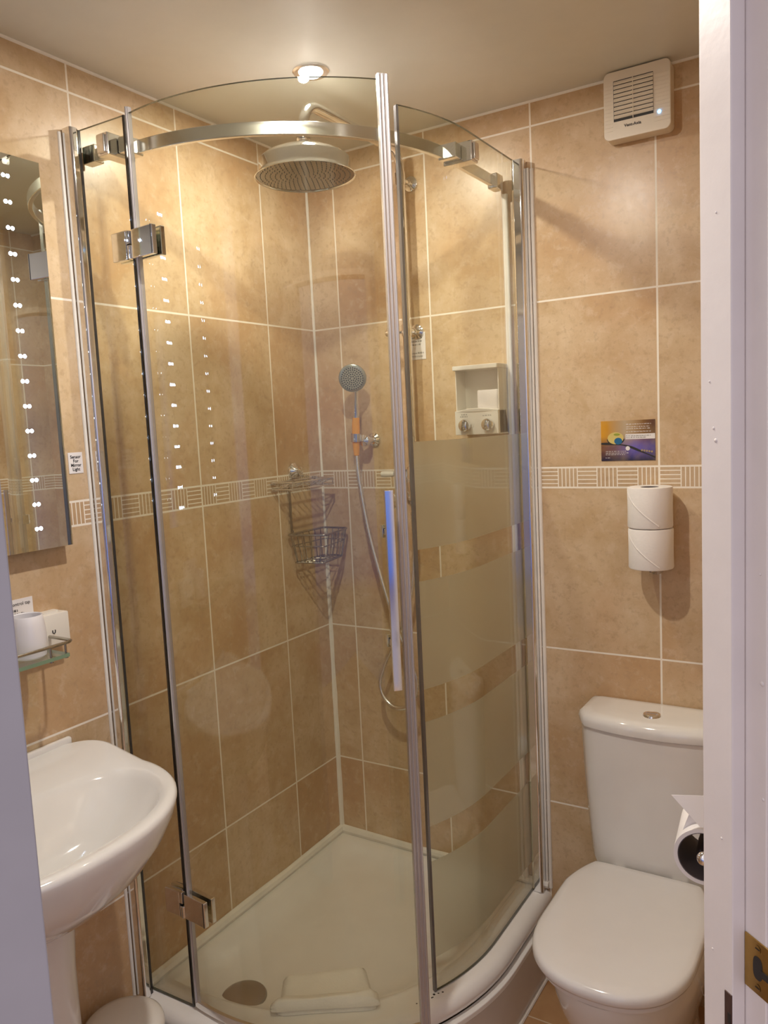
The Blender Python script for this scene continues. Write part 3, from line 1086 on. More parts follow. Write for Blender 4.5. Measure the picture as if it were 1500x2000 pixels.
og['label'] = 'orange lower half of the handle'


def catmull(P, n=10):
    P = [Vector(p) for p in P]
    P = [P[0] * 2 - P[1]] + P + [P[-1] * 2 - P[-2]]
    out = []
    for i in range(1, len(P) - 2):
        for k in range(n):
            t = k / n
            a, b, c, d = P[i - 1], P[i], P[i + 1], P[i + 2]
            out.append(0.5 * ((2 * b) + (c - a) * t + (2 * a - 5 * b + 4 * c - d) * t * t + (3 * b - a - 3 * c + d) * t ** 3))
    out.append(P[-2])
    return out


hose = catmull([(0.184, -0.070, 1.487), (0.190, -0.072, 1.416), (0.214, -0.074, 1.269), (0.252, -0.078, 1.129), (0.298, -0.080, 0.984), (0.337, -0.080, 0.890), (0.362, -0.078, 0.810),
                (0.340, -0.074, 0.737), (0.280, -0.070, 0.715), (0.237, -0.066, 0.740), (0.223, -0.064, 0.787), (0.242, -0.062, 0.845), (0.272, -0.060, 0.905), (0.323, -0.058, 1.012), (0.350, -0.056, 1.10), (0.362, -0.056, 1.22), (0.362, -0.056, 1.316)], 16)
mb = MB()
mb.tube(hose, 0.0062, 10, radii=[0.0074 if i % 2 else 0.0063 for i in range(len(hose))])
obj('hose', mb, M_SATIN, hs, angle=80)
hl = MB()
hl.lathe([(0.0, 0.0), (0.021, 0.0), (0.021, 0.005), (0.013, 0.012), (0.0, 0.013)], (0.207, -0.001, 1.530), (0, -1, 0), 24)
hl.lathe([(0.009, 0.01), (0.009, 0.045), (0.017, 0.049), (0.017, 0.062), (0.0, 0.066)], (0.207, -0.001, 1.530), (0.0, -1, 0), 20)
holder = thing('shower_holder', (0.207, 0.0, 1.53), 'small round chrome wall holder behind the hand shower handle', 'shower holder')
obj('holder_boss', hl, M_CHROME, holder)
mb = MB()
mb.lathe([(0.0142, -0.012), (0.0160, -0.012), (0.0160, 0.012), (0.0142, 0.012), (0.0142, -0.012)], (0.1865, -0.0718, 1.540), (0.05, -0.03, 1), 18)
mb.tube([(0.2015, -0.062, 1.536), (0.207, -0.052, 1.532)], 0.006, 10)
obj('holder_cradle', mb, M_CHROME, holder)

# ------------------------------------------------------------------ wire caddy in the corner
cad = thing('shower_caddy', (0.0, -0.15, 1.40), 'two-tier wire shower caddy hanging in the tiled corner', 'caddy')
mb = MB()
# upper soap tier with ornate clips
y0, y1 = -0.262, -0.060
for x, z in ((0.008, 1.420), (0.045, 1.412), (0.082, 1.420)):
    mb.tube([(x, y0, z), (x, y1, z)], 0.0024, 8)
for k in range(9):
    y = y0 + (y1 - y0) * k / 8
    mb.tube([(0.006, y, 1.420), (0.045, y, 1.404), (0.084, y, 1.420)], 0.0019, 6)
mb.tube([(0.006, y0, 1.420), (0.084, y0, 1.420), (0.084, y1, 1.420), (0.006, y1, 1.420)], 0.003, 8, closed=True)
mb.tube([(0.006, y0, 1.400), (0.084, y0, 1.400), (0.084, y1, 1.400), (0.006, y1, 1.400)], 0.0024, 8, closed=True)
for y in (y0, y0 + 0.05, -0.11, y1):
    mb.tube([(0.084, y, 1.420), (0.084, y, 1.400)], 0.002, 6)
obj('soap_tier', mb, M_CHROME, cad, angle=60)
mb = MB()
mb.lathe([(0.0, 0.0), (0.024, 0.0), (0.024, 0.005), (0.016, 0.012), (0.010, 0.022), (0.013, 0.030), (0.0, 0.034)], (0.0008, -0.150, 1.448), (1, 0, 0), 24)
mb.tube([(0.020, -0.150, 1.448), (0.024, -0.145, 1.435), (0.030, -0.11, 1.428), (0.034, -0.075, 1.424)], 0.0045, 8)
obj('hook', mb, M_CHROME, cad)
mb = MB()
mb.box((0.004, -0.182, 1.262), (0.0065, -0.174, 1.404))
mb.box((0.0065, -0.182, 1.262), (0.0105, -0.174, 1.268))
obj('hanger_strap', mb, M_WIRE, cad)
mb = MB()
zt, zb = 1.258, 1.172
def rpoly(P, z, r=0.016, n=4):
    out = []
    m = len(P)
    for i in range(m):
        p, a_, b_ = Vector(P[i]), Vector(P[i - 1]), Vector(P[(i + 1) % m])
        u0, u1 = (a_ - p).normalized(), (b_ - p).normalized()
        for q in range(n + 1):
            t = q / n
            w = p + u0 * r * (1 - t) ** 2 + u1 * r * t ** 2
            out.append((w.x, w.y, z))
    return out


RIM = [(0.012, -0.212), (0.012, -0.024), (0.106, -0.024), (0.136, -0.182)]
BOT = [(0.020, -0.196), (0.020, -0.034), (0.092, -0.034), (0.116, -0.172)]
MID = [(0.5 * (a_[0] + b_[0]), 0.5 * (a_[1] + b_[1])) for a_, b_ in zip(RIM, BOT)]
mb.tube(rpoly(RIM, zt), 0.0032, 8, closed=True)
mb.tube(rpoly(BOT, zb), 0.0024, 8, closed=True)
mb.tube(rpoly(MID, 0.5 * (zt + zb) + 0.008), 0.0016, 8, closed=True)


def lerp2(a_, b_, t):
    return (a_[0] + (b_[0] - a_[0]) * t, a_[1] + (b_[1] - a_[1]) * t)


for k in range(6):          # wires running out from the left wall
    t = (k + 0.6) / 6.2
    q0, q1 = lerp2(RIM[0], RIM[1], t), lerp2(RIM[3], RIM[2], t)
    w0, w1 = lerp2(BOT[0], BOT[1], t), lerp2(BOT[3], BOT[2], t)
    mb.tube([(*q0, zt), (*w0, zb), (*w1, zb), (*q1, zt)], 0.0017, 6)
for k in range(4):          # wires running along it
    t = (k + 0.6) / 4.2
    q0, q1 = lerp2(RIM[0], RIM[3], t), lerp2(RIM[1], RIM[2], t)
    w0, w1 = lerp2(BOT[0], BOT[3], t), lerp2(BOT[1], BOT[2], t)
    mb.tube([(*q0, zt), (*w0, zb), (*w1, zb), (*q1, zt)], 0.0017, 6)
obj('wire_basket', mb, M_WIRE, cad, angle=60)

# ------------------------------------------------------------------ notice, dispenser, card and fan on the back wall
XP, YN, ZP = Vector((1, 0, 0)), Vector((0, -1, 0)), Vector((0, 0, 1))
nt = thing('paper_notice', (0.366, 0.0, 1.797), 'small white printed notice stuck on the tiles behind the fixed curved glass', 'notice')
obj('sheet', MB().box((0.330, -0.0012, 1.7585), (0.3975, -0.0002, 1.8365)), M_PAPER, nt)
obj('lettering', words_mb((0.366, -0.0013, 1.797), XP, ZP, [(0.024, -0.027, 0.024), (0.0145, -0.024, 0.020), (0.005, -0.021, 0.017), (-0.0195, -0.027, 0.025), (-0.029, -0.022, 0.021)], 0.0045, seed=3), M_GREYINK, nt, smooth=False)

dis = thing('soap_dispenser', (0.58, 0.0, 1.535), 'white twin soap dispenser with two chrome push buttons on the shower wall', 'soap dispenser')
dx0, dx1, dz0, dz1, dy = 0.5205, 0.6500, 1.535, 1.7235, -0.075
mb = MB()
mb.box((dx0, -0.008, dz0), (dx1, -0.0005, dz1 - 0.008))
mb.box((dx0, dy + 0.01, dz0 + 0.002), (dx0 + 0.003, -0.0005, dz1 - 0.008))
mb.box((dx1 - 0.003, dy + 0.01, dz0 + 0.002), (dx1, -0.0005, dz1 - 0.008))
obj('housing', mb, M_PLASTIC, dis, bevel=0.001)
mb = MB()
mb.rbox((dx0 - 0.003, dy - 0.004, dz1 - 0.012), (dx1 + 0.003, -0.0005, dz1), 0.006, 3, er=0.002)
obj('lid', mb, M_PLASTIC, dis, wn=True)
mb = MB()
fr = []
for i in range(13):
    t = i / 12
    fr.append((dx0 + (dx1 - dx0) * t, 1.600 + 0.007 * math.sin(PI * t)))
ringf = [(dx0, dy, dz0)] + [(p[0], dy, p[1]) for p in fr] + [(dx1, dy, dz0)]
mb.loft([[(p[0], dy - 0.006 * math.sin(PI * (p[0] - dx0) / (dx1 - dx0)), p[2]) for p in ringf], [(p[0], -0.002, p[2]) for p in ringf]], cap=True)
fp = obj('front_panel', mb, M_PLASTIC, dis, bevel=0.0015)
mb = MB()
mb.rbox((dx0 + 0.062, dy + 0.014, 1.598), (dx1 - 0.006, -0.010, 1.655), 0.006, 3, er=0.003)
obj('refill_bottle', mb, M_PAPER, dis)
for bx in (0.5530, 0.6215):
    mb = MB()
    mb.lathe([(0.0, 0.0), (0.0165, 0.0), (0.0175, 0.003), (0.0175, 0.008), (0.0155, 0.0125), (0.008, 0.0145), (0.0, 0.0148)], (bx, dy - 0.003, 1.561), (0, -1, 0), 28)
    obj('push_button', mb, M_CHROME, dis)
mb = words_mb((0.554, dy - 0.0064, 1.588), XP, ZP, [(0.003, -0.010, 0.009), (-0.003, -0.014, 0.011)], 0.0042, off=0.0003, seed=8)
obj('lettering', mb, M_GREYINK, dis, smooth=False)
obj('lettering', words_mb((0.6215, dy - 0.0062, 1.586), XP, ZP, [(0.0, -0.014, 0.013)], 0.0038, off=0.0003, seed=9), M_GREYINK, dis, smooth=False)

cc_ = Vector((0.9735, -0.0006, 1.5030))
card = thing('picture_card', cc_, 'printed card with a glassy droplet picture stuck above the patterned tile border', 'picture card')
mb = MB().box((0.9050, -0.0014, 1.4520), (1.0420, -0.0002, 1.5550))
obj('card', mb, M_PICTURE, card, smooth=False)
mb = MB()


def cp(u, v, o=0.0017):
    return Vector((0.9050 + 0.137 * u, -o, 1.4520 + 0.103 * v))


st = catmull([cp(0.0, 0.435), cp(0.25, 0.42), cp(0.5, 0.36), cp(0.75, 0.22), cp(1.0, 0.07)], 8)
wd = [0.0022, 0.0035]
for i in range(len(st) - 1):
    a, b = st[i], st[i + 1]
    w = Vector((0, 0, 0.0024 + 0.0009 * math.sin(i * 0.4)))
    mb.quad([a - w, b - w, b + w, a + w], 0)
ell = lambda u, v, ru, rv, n=24: [cp(u + ru * math.cos(2 * PI * k / n), v + rv * math.sin(2 * PI * k / n), 0.0019) for k in range(n)]
mb.quad(ell(0.275, 0.545, 0.165, 0.150)[12:25] + [cp(0.44, 0.545, 0.0019)], 0)
mb.quad([p + Vector((0, -0.0002, 0)) for p in ell(0.275, 0.565, 0.150, 0.150)], 1)
mb.quad([p + Vector((0, -0.0004, 0)) for p in ell(0.325, 0.49, 0.075, 0.085)], 2)
mb.quad([p + Vector((0, -0.0004, 0)) for p in ell(0.30, 0.655, 0.060, 0.03)], 3)
mb.quad(ell(0.50, 0.305, 0.040, 0.055), 4)
for k in range(5):
    u = 0.76 + 0.045 * k
    mb.quad([p + Vector((0, -0.0003, 0)) for p in ell(u, 0.255 - 0.21 * (u - 0.74), 0.018, 0.026, 10)], 5)
obj('droplet_artwork', mb, [M_DARK, simple('droplet_yellow', (0.62, 0.50, 0.16), 0.4), simple('droplet_blue', (0.02, 0.13, 0.28), 0.4), simple('leaf_green', (0.30, 0.34, 0.04), 0.4), M_WHITEINK, simple('olive_drops', (0.40, 0.30, 0.14), 0.4)], card, smooth=False)
mb = MB()
mb.quad([cp(0.46, 0.53), cp(0.998, 0.53), cp(0.998, 0.66), cp(0.46, 0.66)], 0)
words_mb(cp(0.46, 0.595, 0.0018), XP, ZP, [(0.0022, 0.002, 0.064), (-0.0022, 0.002, 0.052)], 0.0022, off=0.0004, seed=4, mb=mb, mi=1)
words_mb(cp(0.46, 0.80, 0.0014), XP, ZP, [(0.0105, 0.002, 0.066), (0.004, 0.002, 0.060), (-0.001, 0.002, 0.064), (-0.0085, 0.002, 0.064)], 0.0026, off=0.0004, seed=5, mb=mb, mi=0)
words_mb(cp(0.08, 0.15, 0.0014), XP, ZP, [(0.009, 0.001, 0.055), (0.0045, 0.001, 0.062), (0.0005, 0.001, 0.050), (-0.0075, 0.0, 0.014)], 0.0020, off=0.0004, seed=6, mb=mb, mi=0)
obj('lettering', mb, [M_WHITEINK, M_GREYINK], card, smooth=False)

# extractor fan
fx0, fx1, fz0, fz1 = 0.9405, 1.0955, 2.2325, 2.3885
fan = thing('extractor_fan', (1.018, 0.0, 2.31), 'square cream extractor fan with a lit blue indicator high on the back wall', 'extractor fan')
mb = MB()
mb.rbox((fx0, -0.040, fz0), (fx1, -0.0005, fz1), 0.013, 5, axis='y', er=0.004)
mb.rbox((fx0 - 0.001, -0.046, fz0 - 0.001), (fx1 + 0.001, -0.038, fz1 + 0.0005), 0.014, 5, axis='y', er=0.003)
obj('housing', mb, M_FAN, fan, wn=True)
gx0, gx1, gz0, gz1 = fx0 + 0.0235, fx0 + 0.1165, fz0 + 0.040, fz0 + 0.1335
obj('grille_recess', MB().box((gx0, -0.0468, gz0), (gx1, -0.0458, gz1)), M_DARK, fan)
nsl = 9
for k in range(nsl):
    z0_ = gz0 + 0.006 + (gz1 - gz0 - 0.006) * k / nsl
    mb = MB()
    mb.add([(gx0 + 0.0012, -0.0472, z0_), (gx1, -0.0472, z0_), (gx1, -0.0500, z0_ + 0.0022), (gx0 + 0.0012, -0.0500, z0_ + 0.0022),
            (gx0 + 0.0012, -0.0472, z0_ + 0.0078), (gx1, -0.0472, z0_ + 0.0078)], [(0, 1, 2, 3), (3, 2, 5, 4), (0, 3, 4), (1, 5, 2), (0, 4, 5, 1)])
    obj('grille_slat', mb, M_FAN, fan, smooth=False)
obj('grille_rib', MB().box((fx0 + 0.0690, -0.0496, gz0), (fx0 + 0.0705, -0.0466, gz1)), M_FAN, fan)
for xa, xb_ in ((fx0 + 0.002, gx0 - 0.003), (gx1 + 0.003, fx1 - 0.002)):
    mb = MB()
    for k in range(13):
        z0_ = fz0 + 0.020 + 0.0088 * k
        mb.box((xa, -0.0467, z0_), (xb_, -0.0455, z0_ + 0.0016))
    obj('face_rib', mb, M_FAN, fan)
mb = MB()
mb.lathe([(0.0, 0.0), (0.0042, 0.0), (0.0042, 0.0014), (0.0028, 0.003), (0.0, 0.0034)], (fx0 + 0.130, -0.0458, fz0 + 0.0400), (0, -1, 0), 18)
il = obj('indicator_light', mb, M_BLUELED, fan)
il['label'] = 'glowing blue indicator'
obj('lettering', text_mb('Vent-Axia', (fx0 + 0.068, -0.0465, fz0 + 0.0265), XP, ZP, 0.0098, 0.0004, bold=0.0002), M_INK, fan, smooth=False)

# toilet rolls on their wall post
M_CORE_D = M_CARDB


def make_roll(c, r, hgt, rc, label, group, first=None):
    if first is not None:
        o = first.copy()
        COL.objects.link(o)
        o.location = c
        for chd in list(first.children):
            cx = chd.copy()
            COL.objects.link(cx)
            cx.parent = o
        return tag(o, label, 'toilet roll', group)
    o = thing('toilet_roll', c, label, 'toilet roll', group)
    cv = Vector(c)
    mb = MB()
    mb.lathe([(rc + 0.0014, 0.001), (r - 0.004, 0.0), (r - 0.0012, 0.001), (r, 0.004), (r - 0.0006, hgt * 0.5), (r, hgt - 0.004), (r - 0.0012, hgt - 0.001), (r - 0.004, hgt), (rc + 0.0014, hgt - 0.001), (rc + 0.0014, 0.001)], cv, (0, 0, 1), 56)
    obj('paper', mb, M_TISSUE, o)
    mb = MB()
    mb.lathe([(rc, 0.0015), (rc + 0.0013, 0.0015), (rc + 0.0013, hgt - 0.0015), (rc, hgt - 0.0015), (rc, 0.0015)], cv, (0, 0, 1), 32)
    obj('cardboard_core', mb, M_CARDB, o)
    # diagonal tail edge of the sheet wrapped around
    mb = MB()
    n = 26
    rings = []
    for i in range(n + 1):
        t = i / n
        a = math.radians(-152 + 96 * t)
        z = hgt * (0.93 - 0.86 * t ** 0.85)
        for_r = []
        rr = r + 0.0008
        ca, sa = math.cos(a), math.sin(a)
        tang = Vector((-sa, ca, -0.7)).normalized()
        outv = Vector((ca, sa, 0))
        side = outv.cross(tang)
        ctr = cv + Vector((rr * ca - 0.0 * sa, rr * sa, z))
        rings.append([ctr + side * 0.0019, ctr + outv * 0.0008, ctr - side * 0.0019, ctr - outv * 0.0016])
    mb.loft(rings, cap=True)
    obj('tail_edge', mb, M_TISSUE, o)
    return o


rc0 = (1.0420, -0.0600, 1.1870)
rl = make_roll(rc0, 0.0540, 0.1010, 0.0205, 'white toilet roll on the wall post, lower of the stacked pair', 'spare toilet rolls')
make_roll((1.0410, -0.0600, 1.2895), 0.0540, 0.1010, 0.0205, 'white toilet roll on the wall post, upper of the stacked pair', 'spare toilet rolls', rl)
mb = MB()
mb.lathe([(0.0, 0.0), (0.019, 0.0), (0.019, 0.004), (0.008, 0.008), (0.0058, 0.012), (0.0058, 0.050)], (1.0420, -0.0005, 1.178), (0, -1, 0), 20)
mb.tube([(1.042, -0.048, 1.178), (1.042, -0.060, 1.179), (1.042, -0.060, 1.19), (1.042, -0.060, 1.382)], 0.0058, 12)
mb.lathe([(0.0, 0.0), (0.021, 0.0), (0.021, 0.003), (0.0, 0.004)], (1.042, -0.060, 1.1825), (0, 0, 1), 20)
rh = obj('roll_post', mb, M_WIRE, None, loc=(1.042, -0.01, 1.178))
tag(rh, 'metal wall post carrying the two stacked spare toilet rolls', 'toilet roll holder')

# ------------------------------------------------------------------ toilet
TX = 1.047
wc = thing('toilet', (TX, -0.35, 0.0), 'white close-coupled toilet with its lid down against the back wall', 'toilet')


def cist_ring(hw, yb, ys, yf, z, rr=0.035, n=14):
    pts = [(TX + hw - 0.012, yb, z), (TX + hw - 0.003, yb - 0.004, z), (TX + hw, yb - 0.015, z), (TX + hw, ys + rr, z)]
    # front right corner + bowed front + left
    for i in range(n + 1):
        t = i / n
        a = -1 + 2 * t
        x = TX + hw * (-a)
        pw = abs(a)
        y = yf + (ys - yf) * pw ** 2.2
        if pw > 0.86:
            kk = (pw - 0.86) / 0.14
            y += rr * 0.9 * kk ** 2.2
        pts.append((x, y, z))
    pts += [(TX - hw, ys + rr, z), (TX - hw, yb - 0.015, z), (TX - hw + 0.003, yb - 0.004, z), (TX - hw + 0.012, yb, z)]
    return pts


mb = MB()
mb.loft([cist_ring(0.128, -0.012, -0.118, -0.140, 0.385), cist_ring(0.148, -0.010, -0.122, -0.148, 0.392), cist_ring(0.157, -0.008, -0.126, -0.153, 0.420), cist_ring(0.163, -0.006, -0.130, -0.158, 0.50),
         cist_ring(0.171, -0.006, -0.136, -0.166, 0.64), cist_ring(0.176, -0.006, -0.140, -0.171, 0.775), cist_ring(0.176, -0.006, -0.140, -0.171, 0.783)], cap=True)
obj('cistern', mb, M_CER, wc, angle=60)
mb = MB()
mb.loft([cist_ring(0.174, -0.006, -0.138, -0.169, 0.7835), cist_ring(0.180, -0.004, -0.144, -0.177, 0.786), cist_ring(0.1815, -0.003, -0.146, -0.179, 0.800), cist_ring(0.179, -0.003, -0.143, -0.176, 0.811),
         cist_ring(0.172, -0.005, -0.136, -0.168, 0.8175), cist_ring(0.155, -0.012, -0.120, -0.150, 0.8205), cist_ring(0.10, -0.03, -0.09, -0.11, 0.8215)], cap=True)
obj('cistern_lid', mb, M_CER, wc, angle=60)
mb = MB()
mb.lathe([(0.0, 0.006), (0.010, 0.0062), (0.0145, 0.0055), (0.0165, 0.0035), (0.0205, 0.0045), (0.0215, 0.002), (0.022, 0.0)], (1.0500, -0.106, 0.8212), (0, 0, 1), 28)
mb.box((1.0360, -0.1068, 0.8265), (1.0640, -0.1052, 0.8280))
fb = obj('flush_button', mb, M_CHROME, wc)


def seat_ring2(s, z, n=88, w=0.1715):
    pts = []
    yb, yf, ym, cy = -0.160, -0.636, -0.440, -0.40
    for k in range(n):
        a = 2 * PI * k / n
        ca, sa = math.cos(a), math.sin(a)
        if sa <= 0:
            x = w * math.copysign(abs(ca) ** 0.86, ca)
            y = ym - (ym - yf) * abs(sa) ** 0.86
        else:
            x = (w + 0.006 * (1 - abs(ca))) * math.copysign(abs(ca) ** 0.22, ca)
            y = ym + (yb - ym) * sa ** 0.45
            tb = (y - ym) / (yb - ym)
            lim = w + 0.012 * tb * (1 - tb) * 2 - 0.044 * tb ** 3.2
            x = max(-lim, min(lim, x))
        pts.append((TX + x * s, cy + (y - cy) * s, z))
    return pts


mb = MB()
mb.loft([seat_ring2(0.955, 0.4120), seat_ring2(0.985, 0.4135), seat_ring2(1.0, 0.4200), seat_ring2(0.998, 0.431), seat_ring2(0.985, 0.437), seat_ring2(0.955, 0.4405), seat_ring2(0.88, 0.4425), seat_ring2(0.6, 0.4445), seat_ring2(0.2, 0.445)], cap=True)
obj('seat_lid', mb, M_SEAT, wc, angle=60)
mb = MB()
mb.loft([seat_ring2(0.90, 0.3945), seat_ring2(0.935, 0.3955), seat_ring2(0.942, 0.403), seat_ring2(0.935, 0.4105), seat_ring2(0.90, 0.4118)], cap=True)
obj('seat', mb, M_SEAT, wc, angle=60)


def bowl_ring(w, yf, yb, z, n=40, pw=0.9):
    pts = []
    ym = yb + (yf - yb) * 0.45
    for k in range(n):
        a = 2 * PI * k / n
        ca, sa = math.cos(a), math.sin(a)
        x = w * math.copysign(abs(ca) ** (pw if sa <= 0 else 0.55), ca)
        y = ym + ((ym - yf) * sa if sa <= 0 else (yb - ym) * abs(sa) ** 0.55)
        pts.append((TX + x, y, z))
    return pts


mb = MB()
mb.loft([bowl_ring(0.128, -0.475, -0.05, 0.0), bowl_ring(0.126, -0.475, -0.05, 0.02), bowl_ring(0.118, -0.468, -0.05, 0.06), bowl_ring(0.120, -0.480, -0.05, 0.14), bowl_ring(0.145, -0.540, -0.05, 0.22), bowl_ring(0.159, -0.590, -0.045, 0.30),
         bowl_ring(0.165, -0.612, -0.04, 0.355), bowl_ring(0.166, -0.617, -0.03, 0.378), bowl_ring(0.166, -0.617, -0.03, 0.390), bowl_ring(0.158, -0.608, -0.04, 0.394)], cap=True)
obj('bowl', mb, M_CER, wc, angle=60)
for sx in (-0.075, 0.075):
    mb = MB()
    mb.tube([(TX + sx - 0.018, -0.155, 0.420), (TX + sx + 0.018, -0.155, 0.420)], 0.010, 12)
    mb.lathe([(0.014, 0.0), (0.014, 0.018), (0.0, 0.019)], (TX + sx, -0.155, 0.400), (0, 0, 1), 16)
    obj('seat_hinge', mb, M_SEAT, wc)

# ------------------------------------------------------------------ nearly finished roll on the right wall holder
rt_c = Vector((1.3330, -1.020, 0.9855))
ax = Vector((-0.10, 1.0, 0.0)).normalized()
tr_ = thing('toilet_roll', rt_c, 'nearly empty toilet roll with a loose sheet, on the right wall by the door jamb', 'toilet roll')
mb = MB()
R0, R1, LN = 0.0385, 0.0335, 0.098
mb.lathe([(R1, 0.0), (R0, 0.0), (R0, LN), (R1, LN), (R1, 0.0)], rt_c, ax, 56)
obj('paper', mb, M_TISSUE, tr_, angle=40)
mb = MB()
mb.lathe([(R1 - 0.0012, 0.0006), (R1 - 0.0001, 0.0006), (R1 - 0.0001, LN - 0.0006), (R1 - 0.0012, LN - 0.0006), (R1 - 0.0012, 0.0006)], rt_c, ax, 48)
obj('cardboard_core', mb, M_CARDB, tr_, angle=40)
mb = MB()
# loose sheet leaving tangentially on the left, rising and folded back in a triangle
sx_ = Vector((0.85, 0.526, 0)).normalized()
base = rt_c - sx_ * 0.0385 * 0.55 + Vector((0, 0, 0.0385 * 0.86))
tip = base + Vector((-0.012 * 0 + 0.012 * sx_.x * 1.0, 0.012 * sx_.y, 0.036))
back = ax * 0.026
th = ax * 0.0008
poly = [rt_c + sx_ * (0.0386 * math.cos(math.radians(a))) + Vector((0, 0, 0.0386 * math.sin(math.radians(a)))) for a in (172, 155, 138, 120, 105, 90)]
poly += [rt_c + sx_ * 0.030 + Vector((0, 0, 0.0386)), rt_c + sx_ * 0.030 + Vector((0, 0, 0.058)), rt_c - sx_ * 0.0186 + Vector((0, 0, 0.0585))]
mb.loft([[p + back for p in poly], [p + back + th for p in poly]], cap=True)
f0 = rt_c - sx_ * 0.0450 + Vector((0, 0, 0.0800)) + ax * 0.022
f1 = rt_c + sx_ * 0.0300 + Vector((0, 0, 0.0740)) + ax * 0.022
f2 = rt_c + sx_ * 0.0300 + Vector((0, 0, 0.0410))
f3 = rt_c - sx_ * 0.0050 + Vector((0, 0, 0.0425))
fo = -ax * 0.003
mb.loft([[f0 + fo, f3 + fo * 0.3, f2 + fo * 0.3, f1 + fo], [f0 + fo + th, f3 + fo * 0.3 + th, f2 + fo * 0.3 + th, f1 + fo + th]], cap=True)
obj('loose_sheet', mb, M_PAPER, tr_, smooth=False)
hold = thing('toilet_roll_holder', (RW, -0.955, 0.985), 'chrome toilet roll holder arm on the right wall carrying the nearly empty roll', 'toilet roll holder')
mb = MB()
zz = 0.962
arm0 = rt_c - ax * 0.006 + Vector((0, 0, -0.0030))
mb.tube([arm0 + Vector((0, 0, 0.006)), rt_c + ax * 0.11 + Vector((0, 0, 0.0030))], 0.0105, 14)
mb.tube([rt_c + ax * 0.108 + Vector((0, 0, 0.0030)), (RW - 0.002, rt_c.y + 0.115, rt_c.z + 0.0030)], 0.0085, 14)
mb.lathe([(0.0105, 0.0), (0.0098, 0.004), (0.0075, 0.0075), (0.004, 0.0098), (0.0, 0.0105)], arm0 + Vector((0, 0, 0.006)), -ax, 18)
obj('arm', mb, M_CHROME, hold)
mb = MB()
mb.lathe([(0.0, 0.0), (0.024, 0.0), (0.024, 0.005), (0.012, 0.012), (0.0, 0.013)], (RW - 0.0005, rt_c.y + 0.115, rt_c.z + 0.0030), (-1, 0, 0), 24)
obj('wall_rose', mb, M_CHROME, hold)

# ------------------------------------------------------------------ wash basin on its pedestal
bs = thing('wash_basin', (0.17, -1.245, 0.0), 'white ceramic wash basin on a pedestal against the left wall', 'wash basin')
BY = -1.245


def bas_ring(xb, xf, hw, z, n=72, lift=0.0, pb=0.27, py=0.42):
    pts = []
    xm = xb + (xf - xb) * 0.40
    for k in range(n):
        a = 2 * PI * k / n
        ca, sa = math.cos(a), math.sin(a)
        if ca >= 0:
            x = xm + (xf - xm) * abs(ca)
            y = hw * math.copysign(abs(sa) ** 0.86, sa)
        else:
            x = xm - (xm - xb) * abs(ca) ** pb
            y = hw * math.copysign(abs(sa) ** py, sa)
            y *= 1 - 0.16 * abs(ca) ** 2
        zz = z + lift * max(0.0, (0.17 - x) / 0.17) ** 1.25
        pts.append((x, BY + y, zz))
    return pts


mb = MB()
LF = 0.040
rings = [bas_ring(0.040, 0.250, 0.095, 0.690), bas_ring(0.025, 0.280, 0.125, 0.694), bas_ring(0.012, 0.330, 0.180, 0.717), bas_ring(0.006, 0.374, 0.236, 0.757), bas_ring(0.003, 0.405, 0.274, 0.805), bas_ring(0.002, 0.418, 0.294, 0.840, lift=LF * 0.7),
         bas_ring(0.002, 0.423, 0.302, 0.862, lift=LF), bas_ring(0.002, 0.422, 0.302, 0.870, lift=LF), bas_ring(0.002, 0.416, 0.298, 0.8745, lift=LF), bas_ring(0.003, 0.406, 0.292, 0.8755, lift=LF)]
rings += [bas_ring(0.098, 0.392, 0.264, 0.8745, pb=0.6, py=0.62), bas_ring(0.104, 0.388, 0.258, 0.8715, pb=0.62, py=0.64), bas_ring(0.112, 0.381, 0.249, 0.860, pb=0.66, py=0.68), bas_ring(0.120, 0.373, 0.238, 0.842, pb=0.72, py=0.72), bas_ring(0.132, 0.356, 0.214, 0.815, pb=0.8, py=0.8), bas_ring(0.148, 0.330, 0.172, 0.775, pb=0.9, py=0.86), bas_ring(0.172, 0.290, 0.105, 0.750, pb=1, py=0.86), bas_ring(0.205, 0.25, 0.04, 0.743, pb=1, py=0.86)]
mb.loft(rings, cap=True)
obj('bowl', mb, M_CER, bs, angle=60)
mb = MB()
mb.rbox((0.0012, BY - 0.240, 0.905), (0.014, BY + 0.240, 0.9235), 0.005, 3, axis='x', er=0.004)
obj('upstand', mb, M_CER, bs)
mb = MB()


def ped_ring(hw, xf, z, n=32):
    pts = []
    for k in range(n):
        a = 2 * PI * k / n
        ca, sa = math.cos(a), math.sin(a)
        x = 0.13 + (xf - 0.13) * ca if ca >= 0 else 0.13 + 0.10 * ca
        y = hw * math.copysign(abs(sa) ** 0.8, sa)
        pts.append((x, BY + y, z))
    return pts


mb.v, mb.f, mb.mi = [], [], []
mb.loft([ped_ring(0.105, 0.250, 0.0), ped_ring(0.103, 0.247, 0.03), ped_ring(0.100, 0.232, 0.10), ped_ring(0.096, 0.222, 0.30), ped_ring(0.096, 0.222, 0.55), ped_ring(0.099, 0.235, 0.66), ped_ring(0.102, 0.245, 0.70)], cap=True)
obj('pedestal', mb, M_CER, bs, angle=60)

